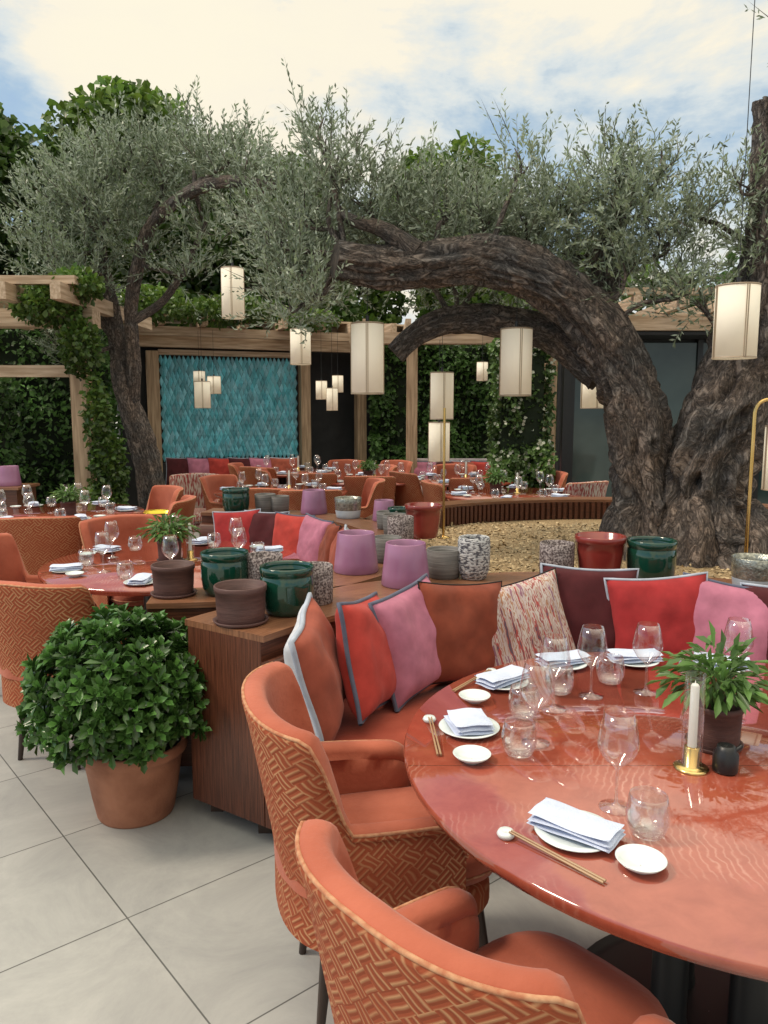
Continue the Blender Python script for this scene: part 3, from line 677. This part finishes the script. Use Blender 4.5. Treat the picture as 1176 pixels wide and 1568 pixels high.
# ------------------------------------------------------------------ cushions
def cushion_mesh(name,front,back,trim,s=.21,T=.072,trimr=.006,sd=0):
    mb=MB(); n=24
    def pt(u,v,sg):
        x=u*s*(1-.075*(1-v*v)*u*u); z=v*s*(1-.075*(1-u*u)*v*v)
        cr=.014*math.sin(3.5*u+2*v+sd)*(1-u*u*v*v)*max(abs(u),abs(v))**2
        w_=mnoise.noise(Vector((u*1.4+sd,v*1.4,sg*3)))*.30+mnoise.noise(Vector((u*3+sd,v*3,sg*3+4)))*.12-.24*math.exp(-((u-.1*math.sin(sd))**2*5+(v-.75)**2*6))
        an=math.atan2(v,u); w_+=.14*math.sin(an*4+sd)*math.cos(an*2)*(u*u*v*v)
        t=T*(max(0,(1-u**4)*(1-v**4)))**.55*(1+w_)
        return (sg*t+cr*.6,x,z)
    for sg,m_ in ((1,front),(-1,back)):
        vs=[pt(-1+2*i/n,-1+2*j/n,sg) for i in range(n+1) for j in range(n+1)]
        fs=[(i*(n+1)+j,(i+1)*(n+1)+j,(i+1)*(n+1)+j+1,i*(n+1)+j+1) for i in range(n) for j in range(n)]
        if sg<0: fs=[tuple(reversed(f_)) for f_ in fs]
        mb.add(vs,fs,m_,True)
    ring=[(-1+2*i/12,-1) for i in range(12)]+[(1,-1+2*i/12) for i in range(12)]+[(1-2*i/12,1) for i in range(12)]+[(-1,1-2*i/12) for i in range(13)]
    mb.tube([pt(u,v,1) for u,v in ring],[trimr]*len(ring),trim,n=6,caps=False)
    return mb.mesh(name)
CU={'rust':cushion_mesh('cu1','c_rust','c_white','c_lblue',trimr=.010,sd=1),'coral':cushion_mesh('cu2','c_coral','c_coral','c_navy',trimr=.009,sd=2),'pink':cushion_mesh('cu3','c_pink','c_pink','c_navy',trimr=.009,sd=3),
 'brown':cushion_mesh('cu4','c_brown','c_brown','c_black',trimr=.004,sd=4),'ikat':cushion_mesh('cu5','ikat2','ikat2','c_black',trimr=.004,sd=5),'maroon':cushion_mesh('cu6','c_maroon','c_maroon','c_lblue',trimr=.007,sd=6),'red':cushion_mesh('cu7','c_red','c_red','c_lblue',trimr=.007,sd=7)}
def cush(k,x,y,z,yaw,roll=0,tilt=-13,s=1): 
    place(CU[k],'throw_cushion',(x,y,z),(rad(roll),rad(tilt),rad(yaw)),s)
for k,a,r,z,roll,dy in (('rust',145.5,1.33,.695,8,30),('coral',134.5,1.31,.70,-8,30),('pink',124,1.34,.70,5,22),('brown',113.5,1.36,.69,-6,6),('ikat',101.5,1.36,.68,14,-6),
        ('maroon',89,1.41,.72,-3,0),('red',77,1.35,.70,5,6),('pink',65.5,1.36,.69,-6,0),('maroon',55,1.38,.70,5,0),('rust',44,1.38,.7,0,0)):
    cush(k,.86+r*math.cos(rad(a)),1.85+r*math.sin(rad(a)),z,a+180+dy,roll,tilt=-random.uniform(9,17))
for k,x,y,yaw in (('brown',-.36,5.15,190),('rust',-.28,4.9,185),('pink',-.5,5.42,215),('coral',-.68,5.6,235),('maroon',-.9,5.75,250),('red',-1.12,5.8,262)):
    cush(k,x,y,.66,yaw,random.uniform(-8,8),s=.9)

# ------------------------------------------------------------------ lanterns
def lantern_mesh(name,r,h):
    mb=MB(); mb.lathe([(r*.15,h-.002),(r,h),(r,0),(r*.99,0)],'paper',n=28)
    mb.lathe([(r+.001,h-.008),(r+.002,h-.008),(r+.002,h+.002),(r-.004,h+.002)],'lframe',n=28); mb.lathe([(r+.002,-.002),(r+.002,.008),(r+.001,.008)],'lframe',n=28)
    for k in range(4):
        a=2*math.pi*k/4-math.pi/2+.12
        for da in (-.05,.05):
            x,y=(r+.002)*math.cos(a+da),(r+.002)*math.sin(a+da); mb.box(x-.0022,x+.0022,y-.0022,y+.0022,0,h,'lframe')
    mb.tube([(0,0,h-.01),(0,0,h+.05)],[.012,.012],'black',n=8)
    return mb.mesh(name)
LM=lantern_mesh('hanging_lantern',.107,.46)
def lantern(x,y,z0,z1,r,top):
    e=empty('hanging_lantern',(x,y,z0)); s=(z1-z0)/.46
    place(LM,'shade',(0,0,0),(0,0,random.uniform(-.15,.15)),(r/.107,r/.107,s),e)
    mb=MB(); mb.tube([(0,0,z1-z0),(0,0,top-z0)],[.0022,.0022],'black',n=6); place(mb.mesh('cable'),'cable',parent=e)
for a in ((-.11,5.2,1.71,2.17,.107,2.5),(.9,5.35,1.70,2.15,.108,2.4),(1.83,4.1,1.87,2.24,.108,5.1),(-1.43,7.5,2.47,2.93,.105,3.75),(-.84,7.9,2.06,2.41,.102,3.2),
   (.46,6.2,1.53,1.9,.092,2.6),(.48,6.75,1.16,1.5,.092,2.2),(1.87,7.0,1.62,1.95,.1,2.6),
   (-2.33,10,1.63,1.97,.1,2.7),(-2.35,10.8,1.83,2.07,.09,2.7),(-2.6,11,1.95,2.15,.08,2.7),(-.85,10.6,1.75,2.0,.075,2.7),(-.64,10.8,1.85,2.08,.075,2.7),(-.7,10.5,1.6,1.9,.075,2.7),(1.33,10.6,2.0,2.25,.075,2.7)): lantern(*a)
def gooseneck(x,y,z0,z1,rr,sgn):
    mb=MB(); pts=[(x,y,z0),(x,y,z1-rr)]+[(x+sgn*(rr-rr*math.cos(t)),y,z1-rr+rr*math.sin(t)) for t in np.linspace(.25,math.pi,12)]
    mb.tube(pts,[.010]*len(pts),'brass',n=12); mb.lathe([(.06,0),(.06,.012),(.012,.02)],'brass',n=24,c=(x,y,z0))
    e=empty('brass_lantern_stand'); place(mb.mesh('pole'),'pole',parent=e)
    place(LM,'shade',(x+sgn*2*rr,y,z1-rr-.06-.35),(0,0,0),(.75,.75,.75),e)
gooseneck(1.98,4.15,.62,1.66,.075,1)
mb=MB(); mb.tube([(.46,5.9,.62),(.46,5.9,1.62)],[.010,.010],'brass',n=10); mb.lathe([(.05,0),(.05,.01),(.01,.02)],'brass',n=20,c=(.46,5.9,.62)); place(mb.mesh('brass_pole'),'brass_pole')

# ------------------------------------------------------------------ olive trees
def limb(mb,pts,rs,seed=0,n=28,gn=.16,sub=6,ridge=0,knots=()): mb.tube(pts,rs,'bark',n=n,gn=gn,capmat='cut',sub=sub,seed=seed,ridge=ridge,knots=knots)
e=empty('olive_tree'); mb=MB()
limb(mb,[(1.9,5.2,.5),(1.80,5.2,.75),(1.79,5.2,1.0),(1.73,5.2,1.32),(1.66,5.2,1.63),(1.55,5.2,1.92),(1.36,5.2,2.20),(1.08,5.2,2.42),(.72,5.2,2.57),(.40,5.15,2.55),(.02,5.1,2.51),(-.31,5.0,2.54)],
     [.36,.26,.205,.188,.180,.172,.162,.152,.143,.132,.122,.118],1,n=96,gn=.24,sub=15,ridge=.34,knots=((1.72,5.0,1.38,.05),(1.12,5.05,2.38,.05),(.5,5.02,2.6,.04),(1.85,4.96,.95,.06),(1.5,5.02,2.0,.035)))
limb(mb,[(2.25,5.2,.5),(2.17,5.2,.8),(2.13,5.15,1.1),(2.20,5.1,1.4),(2.30,5.1,1.75),(2.38,5.1,2.1),(2.44,5.1,2.57),(2.46,5.1,3.0),(2.42,5.1,3.52)],[.46,.36,.28,.25,.235,.19,.13,.12,.10],5,n=96,gn=.30,sub=15,ridge=.36,knots=((2.02,4.92,1.15,.07),(2.25,4.86,1.58,.06),(2.28,4.84,.95,.07),(2.36,4.92,2.0,.045)))
limb(mb,[(1.95,5.05,.5),(1.98,5.0,.8),(2.0,5.05,1.1)],[.3,.2,.1],8,gn=.3,n=48,ridge=.3)
limb(mb,[(2.35,4.9,.5),(2.38,4.88,.75),(2.32,4.98,1.0)],[.28,.18,.08],18,gn=.35,n=48,ridge=.3)
limb(mb,[(1.50,5.35,1.85),(1.2,5.55,2.12),(.85,5.65,2.23),(.5,5.65,2.24),(.25,5.6,2.15),(.08,5.6,2.0)],[.13,.11,.1,.09,.08,.07],12,n=40,gn=.22,sub=8,ridge=.3,knots=((.8,5.56,2.28,.04),))
limb(mb,[(1.40,5.35,2.05),(1.48,5.45,2.3),(1.53,5.5,2.6),(1.58,5.5,2.9),(1.72,5.5,3.2)],[.14,.12,.1,.075,.06],17,ridge=.3)
limb(mb,[(.2,5.1,2.6),(0,5.1,2.74),(-.2,5.1,2.8),(-.3,5.2,2.9)],[.08,.05,.035,.025],21)
limb(mb,[(2.42,5.1,2.3),(2.75,4.95,2.9),(3.05,4.7,3.7),(2.9,4.5,4.5),(2.3,4.35,4.95),(1.83,4.1,5.1),(1.4,4.1,5.15)],[.13,.11,.09,.07,.05,.04,.03],25,ridge=.3)
OL=[(-.42,5.2,3.32,.2,.5),(-.32,5.2,3.06,.3,.7),(-.52,5.3,2.82,.32,1),(-.62,5.3,2.5,.27,1.2),(-.60,5.2,2.24,.18,1.3),(-.42,4.9,2.28,.12,1.1),(-.08,5.3,2.90,.32,.9),(.13,5.5,2.98,.28,.8),(.42,5.4,2.86,.3,1),(.72,5.5,2.88,.30,1),
 (.90,5.3,3.16,.2,.5),(.98,5.5,2.80,.28,1),(1.15,5.4,2.90,.30,.9),(1.28,5.5,2.62,.25,1),(1.5,5.2,2.84,.34,1),(1.55,5.3,3.08,.28,.7),(1.78,5.2,3.12,.2,.5),(1.82,5.1,2.62,.30,1),(1.98,5.1,2.80,.26,.7),
 (1.85,4.95,2.30,.20,1.1),(2.0,4.9,2.2,.12,1),(2.35,5.0,2.6,.24,.8),(2.2,4.95,2.92,.2,.4),(2.5,4.9,3.75,.14,.3),(.05,5.5,2.78,.2,.9),(.45,6.0,2.62,.35,1),(1.1,6.1,2.62,.35,1),(-.3,5.9,2.65,.32,1),(.2,6.1,2.85,.3,.8),(.9,6.2,2.85,.3,.8),(-.78,5.4,2.72,.18,.7),(.75,5.6,2.72,.24,1.1),(1.55,5.1,2.45,.18,.7),
 (2.9,4.6,4.8,.4,.8),(2.4,4.4,5.0,.4,.8),(1.8,4.3,5.1,.38,.7),(1.25,4.3,5.15,.3,.6),(3.3,4.6,4.2,.35,.8),(2.1,4.1,5.4,.4,.7),(3.2,3.9,4.9,.4,.8),(2.6,3.7,5.2,.35,.6),
 (3.05,5.2,3.05,.28,.8),(3.45,5.4,3.5,.34,.8),(3.0,5.0,3.6,.24,.7),(3.7,5.0,2.9,.34,.9),(3.4,5.9,2.7,.34,.9),(3.9,5.4,4.0,.4,.8),(3.3,5.0,2.5,.26,.8)]  # out-of-view clumps right of the frame, added to dapple the tabletop reflections
spine=[Vector(p) for p in ((1.47,5.2,2.0),(1.30,5.2,2.28),(1.05,5.2,2.45),(.68,5.2,2.6),(.33,5.2,2.6),(0,5.2,2.6),(-.25,5.1,2.6),(1.53,5.5,2.6),(1.58,5.5,2.9),(2.44,5.1,2.57),(2.46,5.1,3.0),(.5,5.65,2.24),(2.3,5.1,1.9),(2.75,4.95,2.9),(3.05,4.7,3.7),(2.9,4.5,4.5),(2.3,4.35,4.95),(1.83,4.1,5.1))]
def twiggy(mb,cl,spine,r0=.022):
    for i,c in enumerate(cl):
        t=Vector(c[:3]); s=min(spine,key=lambda q:(q-t).length); m_=s.lerp(t,.5)+Vector((random.uniform(-.08,.08),random.uniform(-.08,.08),random.uniform(-.05,.12)))
        tip=t+Vector((random.uniform(-.1,.1),0,c[3]*.7)); mb.tube([s,m_,t,tip],[r0,r0*.75,r0*.45,r0*.15],'bark',n=7,sub=4,caps=False)
        for k in range(3):
            v=Vector((random.uniform(-1,1),random.uniform(-1,1),random.uniform(0,1.2))).normalized()*c[3]*.9
            mb.tube([m_.lerp(t,.4+.2*k),t.lerp(t+v,.4),t+v],[r0*.4,r0*.25,r0*.1],'bark',n=5,sub=3,caps=False)
twiggy(mb,OL,spine); place(mb.mesh('trunk'),'trunk',parent=e)
a=olive_twigs(OL,178,18,.058,.0130,tw=.28,c0=(.20,.25,.155)); leaves('foliage',*a,'olive',parent=e)
# left olive
e=empty('olive_tree'); mb=MB()
limb(mb,[(-2.68,9,0),(-2.71,9,.5),(-2.77,9,1.0),(-2.88,9,1.45),(-3.00,9,1.9),(-3.05,9,2.35),(-3.12,9,2.9),(-3.2,9,3.4),(-3.35,9,3.95)],[.19,.155,.138,.128,.11,.085,.068,.055,.04],30,n=36,gn=.25,ridge=.3)
limb(mb,[(-2.93,9,1.5),(-2.86,8.95,2.1),(-2.85,8.9,2.7),(-2.72,8.8,3.2),(-2.5,8.7,3.62),(-1.95,8.3,3.85),(-1.5,8.0,3.86),(-1.05,7.7,3.72)],[.085,.075,.07,.068,.065,.06,.05,.035],36,n=24,ridge=.3)
limb(mb,[(-2.84,8.9,2.6),(-2.5,9,2.85),(-2.2,9,3.3),(-2.0,9,3.7)],[.055,.045,.035,.025],40,n=14)
limb(mb,[(-3.0,9,2.3),(-3.2,9,2.6),(-3.45,9,3.1),(-3.6,9,3.7)],[.06,.05,.035,.025],44,n=14)
OL2=[(-3.2,9,4.15,.5,.8),(-2.75,9,4.3,.5,.75),(-2.1,8.9,4.4,.42,.75),(-3.6,9,3.85,.45,.8),(-3.0,8.8,3.7,.5,.9),(-1.6,8.4,4.15,.3,.6),(-2.4,8.9,4.05,.4,.7),(-1.85,8.6,4.05,.36,.7),(-1.4,8.1,3.95,.3,.7),(-1.9,8.5,3.45,.32,.5),
 (-2.65,8.8,3.3,.3,.5),(-3.3,8.8,3.1,.38,.9),(-3.6,8.8,2.7,.32,.8),(-3.45,8.7,2.25,.26,.8),(-2.15,8.6,3.05,.26,.5),(-1.3,7.9,3.5,.28,.7),(-3.85,9,3.35,.35,.8),(-1.15,7.9,3.85,.22,.6)]
sp2=[Vector(p) for p in ((-3.05,9,2.35),(-3.12,9,2.9),(-3.2,9,3.4),(-3.35,9,3.9),(-2.85,8.9,2.7),(-2.72,8.8,3.2),(-2.5,8.7,3.62),(-1.95,8.3,3.85),(-1.5,8,3.86),(-1.05,7.7,3.72))]
twiggy(mb,OL2,sp2,.028); place(mb.mesh('trunk'),'trunk',parent=e)
a=olive_twigs(OL2,120,16,.08,.020,tw=.36,c0=(.175,.225,.135)); leaves('foliage',*a,'olive',parent=e)

# ------------------------------------------------------------------ background trees
def bgtree(x,y,zt,zb,w,nc,c0,per=2600,seed=0):
    rs=random.Random(seed); e=empty('plane_tree'); mb=MB()
    mb.tube([(x,y,0),(x+.1,y,zb),(x,y,(zb+zt)/2),(x,y,zt-.8)],[.22,.18,.12,.03],'bark',n=12,gn=.1,sub=4)
    cl=[]
    for i in range(nc):
        t=rs.random(); z=zb+(zt-zb-.5)*t; ww=w*math.sqrt(max(.08,1-((t-.4)/.62)**2)); a=rs.random()*6.28; q=rs.random()**.5
        r=rs.uniform(.45,.95); cl.append((x+ww*q*math.cos(a),y+ww*q*.7*math.sin(a),z,r,r,r*.8))
    for c in cl[::3]: mb.tube([(x,y,max(zb,c[2]-1.0)),tuple(c[:3])],[.06,.02],'bark',n=6,caps=False)
    place(mb.mesh('trunk'),'trunk',parent=e)
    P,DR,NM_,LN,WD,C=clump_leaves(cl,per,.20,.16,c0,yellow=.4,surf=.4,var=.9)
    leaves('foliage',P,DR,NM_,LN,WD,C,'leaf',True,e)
G=(.055,.12,.028)
bgtree(-8.4,17,7.9,1.5,2.3,52,G,900,1); bgtree(-5.5,17.5,8.6,2.0,2.2,52,(.085,.17,.032),900,2); bgtree(-11,18,7.6,1.5,3,38,G,650,3)
bgtree(-2.9,17,6.9,1.8,2.1,42,(.07,.15,.03),900,4); bgtree(-.9,19,6.0,1.8,1.8,28,(.08,.16,.035),800,14); bgtree(1.4,18,7.4,2.0,2.2,42,(.11,.21,.04),850,5); bgtree(5.4,19,5.7,1.5,2.8,32,(.075,.15,.035),650,6); bgtree(9.5,18,6.0,1.5,3,28,G,500,7)

# ------------------------------------------------------------------ hedges
def hedge(name,x0,x1,y0,y1,z1,n,c0=(.06,.14,.03),ls=.09,flowers=0,z0=0):
    e=empty(name); mb=MB(); mb.box(x0+.12,x1-.12,y0+.12,y1-.12,z0,z1-.12,'hcore'); place(mb.mesh('core'),'core',parent=e)
    A=RNG.random(n); P=np.zeros((n,3)); 
    P[:,0]=x0+(x1-x0)*RNG.random(n); P[:,1]=y0+.16*RNG.random(n); P[:,2]=z0+(z1-z0)*RNG.random(n)
    top=A<.22; P[top,1]=y0+(y1-y0)*RNG.random(top.sum()); P[top,2]=z1-.14*RNG.random(top.sum())
    sd=(A>.22)&(A<.34); P[sd,1]=y0+(y1-y0)*RNG.random(sd.sum()); P[sd,0]=np.where(RNG.random(sd.sum())<.5,x0+.1*RNG.random(sd.sum()),x1-.1*RNG.random(sd.sum()))
    w_=np.array([mnoise.noise(Vector((p[0]*1.6,p[1],p[2]*1.6)))+.5*mnoise.noise(Vector((p[0]*5,p[1],p[2]*5))) for p in P]); P[:,1]-=w_*.25; P[:,2]+=w_*.15
    C=np.array(c0)*(.5+.9*RNG.random((n,1)))*(1+.8*w_[:,None])
    leaves('leaves',P,unit(rnd(n)+np.array([0,-.5,-.4])),rnd(n)*.8+np.array([0,-.8,.6]),ls*(.6+.7*RNG.random(n)),ls*.6*(.7+.6*RNG.random(n)),C,'leaf',True,e)
    if flowers:
        k=RNG.choice(n,flowers); p=P[k]+np.array([0,-.05,0]); 
        for j in range(2): 
            leaves('flowers',p,rnd(flowers)+np.array([0,-.3,0]),np.tile([0,-1.,.2],(flowers,1)),np.full(flowers,.05),np.full(flowers,.04),np.tile([.6,.62,.5],(flowers,1)),'leaf',True,e)
M['hcore']=pm('hedge_core',(.006,.012,.004),(.012,.022,.008),scale=12,rough=1)
hedge('hedge',-.2,6.0,12.9,13.6,2.75,24000,(.075,.155,.038))
hedge('hedge',-11,-3.75,10.6,11.3,3.0,18000,(.065,.14,.034))
hedge('hedge',-9,-4.3,8.6,9.2,2.0,8000,(.07,.15,.036))
hedge('jasmine_column',1.30,2.05,9.3,9.7,2.45,7000,(.10,.18,.045),.07,260)
hedge('hedge',4.6,9,6.3,7.0,1.3,4000)
e=empty('climbing_ivy')
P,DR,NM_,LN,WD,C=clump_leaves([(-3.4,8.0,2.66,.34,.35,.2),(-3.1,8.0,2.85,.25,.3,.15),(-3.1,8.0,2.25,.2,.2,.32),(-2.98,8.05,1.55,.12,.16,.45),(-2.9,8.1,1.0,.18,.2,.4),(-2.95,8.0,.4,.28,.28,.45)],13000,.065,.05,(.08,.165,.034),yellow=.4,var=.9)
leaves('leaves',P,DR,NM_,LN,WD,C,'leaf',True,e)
P,DR,NM_,LN,WD,C=clump_leaves([(-2.3,11.6,3.05,.9,.3,.2),(-3.4,11.2,3.1,.6,.3,.25),(-1.2,12.2,3.0,.5,.3,.15)],7000,.09,.065,(.11,.22,.042),yellow=.4)
leaves('roof_creeper',P,DR,NM_,LN,WD,C,'leaf',True)

# ------------------------------------------------------------------ pavilions / pergolas
e=empty('restaurant_pavilion',(-3.45,12,0)); e.rotation_euler=(0,0,rad(22)); mb=MB()
mb.box(-.6,4.4,.5,.7,0,2.75,'dark'); mb.box(-.6,2.35,.08,.5,0,2.5,'dark')
mb.box(-.19,-.01,-.1,.07,0,2.5,'timz'); mb.box(2.22,2.38,-.1,.07,0,2.5,'timz'); mb.box(3.2,3.36,-.1,.07,0,2.5,'timz')
mb.box(0,2.2,-.03,.07,2.45,2.53,'timx'); mb.box(0,2.2,-.03,.07,.0,.78,'dark')
mb.box(-.7,4.3,-.12,.05,2.56,2.74,'timx'); mb.box(-.8,4.4,-.5,-.4,2.70,2.83,'timx')
for i in range(9):
    x=-.65+i*.6; mb.box(x,x+.09,-.75,.5,2.84,2.99,'timy')
mb.box(-.8,4.4,-.3,.7,3.0,3.03,'timx')
place(mb.mesh('structure'),'structure',parent=e)
def tilemat():
    m,nt,b=newmat('teal_glazed_tile'); a=N(nt,'ShaderNodeAttribute',attribute_name='col').outputs['Color']; L(nt,a,b.inputs['Base Color']); b.inputs['Roughness'].default_value=.35; return m
M['teal']=tilemat()
cols=32; rowsn=20; tw_=2.2/cols; th_=1.66/rowsn*2
vs=[];fs=[];cc=[]
for j in range(rowsn):
    for i in range(cols):
        cx=(i+.5*(j%2))*tw_+tw_*.5; cz=.80+(j+1)*th_/2
        if cx>2.18 or cz+th_/2>2.5: continue
        k=len(vs); dpt=random.uniform(.010,.03); sk=random.uniform(-.35,.35)*tw_
        vs+=[(cx-tw_/2,0,cz),(cx+sk*.3,-.0,cz-th_/2),(cx+tw_/2,0,cz),(cx+sk*.3,0,cz+th_/2),(cx+sk,-dpt,cz+random.uniform(-.02,.02))]
        fs+=[(k,k+1,k+4),(k+1,k+2,k+4),(k+2,k+3,k+4),(k+3,k,k+4)]
        v=random.uniform(.7,1.35); g_=random.uniform(.8,1.5); cc+=[(.15*v*g_,.50*v,.60*v,1)]*5
me=D.meshes.new('teal_tile_panel'); me.from_pydata(vs,[],fs); at=me.attributes.new('col','FLOAT_COLOR','POINT'); at.data.foreach_set('color',np.array(cc,dtype=np.float32).ravel()); me.materials.append(M['teal'])
place(me,'teal_tile_panel',(0,.04,0),parent=e)
mb=MB()
mb.box(-3.28,-3.11,8.15,8.32,0,2.45,'timz'); mb.box(-7,-3.0,8.12,8.35,2.46,2.64,'timx')
for i in range(8): x=-6.8+i*.52; mb.box(x,x+.1,7.5,10.4,2.65,2.81,'timy')
mb.box(-7,-3.0,7.7,7.8,2.82,2.9,'timx'); mb.box(-6.9,-6.7,8.15,8.32,0,2.45,'timz'); mb.box(-4.3,-3.3,8.18,8.30,1.95,2.07,'timx')
place(mb.mesh('timber_pergola'),'timber_pergola')
mb=MB(); mb.box(-4.6,-3.45,7.2,7.6,0,.86,'wood'); mb.box(-4.63,-3.42,7.17,7.63,.862,.885,'woodtop'); place(mb.mesh('wooden_planter_box'),'wooden_planter_box')
for i,k in enumerate(('lilac','red','grey','brown','grey')): place(pots[k],NM[k],(-3.6-i*.22,7.38,.886))
mb=MB()
mb.box(.33,.49,11.4,11.56,0,2.55,'timz'); mb.box(2.02,2.16,9.75,9.9,0,2.6,'timz')
mb.box(-.5,2.4,11.35,11.58,2.56,2.72,'timx')
for i in range(5): x=-.3+i*.6; mb.box(x,x+.08,11.0,13.0,2.73,2.87,'timy')
place(mb.mesh('timber_pergola'),'timber_pergola')
e=empty('side_pavilion'); mb=MB()
mb.box(2.35,9,9.9,10.1,2.60,2.80,'timx')
for i in range(12): x=2.4+i*.55; mb.box(x,x+.09,9.3,11,2.81,2.95,'timy')
mb.box(2.3,9,9.35,9.45,2.96,3.04,'timx')
mb.box(2.4,9,10.6,10.8,0,2.8,'dark'); mb.box(2.3,9,9.95,10.6,2.55,2.59,'dark')
for x in (2.5,3.35,4.2,5.05,5.9): mb.box(x,x+.07,10.5,10.58,0,2.54,'black'); mb.box(x+.07,x+.85,10.53,10.56,.05,2.5,'winglass'); 
mb.box(2.28,2.36,9.9,10.0,0,2.6,'black')
place(mb.mesh('structure'),'structure',parent=e)
mb=MB()
mb.box(.45,2.0,11.2,11.7,.1,.42,'sofa'); mb.pad(1.2,11.65,.8,.09,.3,.88,'sofa',e=6); mb.pad(1.2,11.35,.78,.32,.38,.5,'sofa',e=6); place(mb.mesh('grey_sofa'),'grey_sofa')
for i,k in enumerate(('pink','maroon','rust','coral','pink')): cush(k,.6+i*.3,11.45,.65,270)
mb=MB(); mb.box(-3.1,-1.3,10.9,11.2,0,.45,'wood'); mb.pad(-2.2,11.05,.9,.2,.44,.55,'seatv',e=6); place(mb.mesh('wall_bench'),'wall_bench')
for i,k in enumerate(('maroon','pink','coral','maroon','pink','rust')): cush(k,-2.95+i*.3,11.15,.72,275)
mb=MB(); mb.lathe([(.10,0),(.14,.12),(.16,.2),(.165,.2),(.15,.19),(.12,.1),(.001,.02)],'gold',n=32); mb.lathe([(.02,-.45),(.02,0),(.1,.0)],'black',n=16); mb.lathe([(.15,-.47),(.15,-.455),(.02,-.45)],'black',n=24)
place(mb.mesh('brass_wine_bucket'),'brass_wine_bucket',(-2.1,7.1,.6-.13))
print('done', sum(len(o.data.polygons) for o in D.objects if o.type=='MESH'))
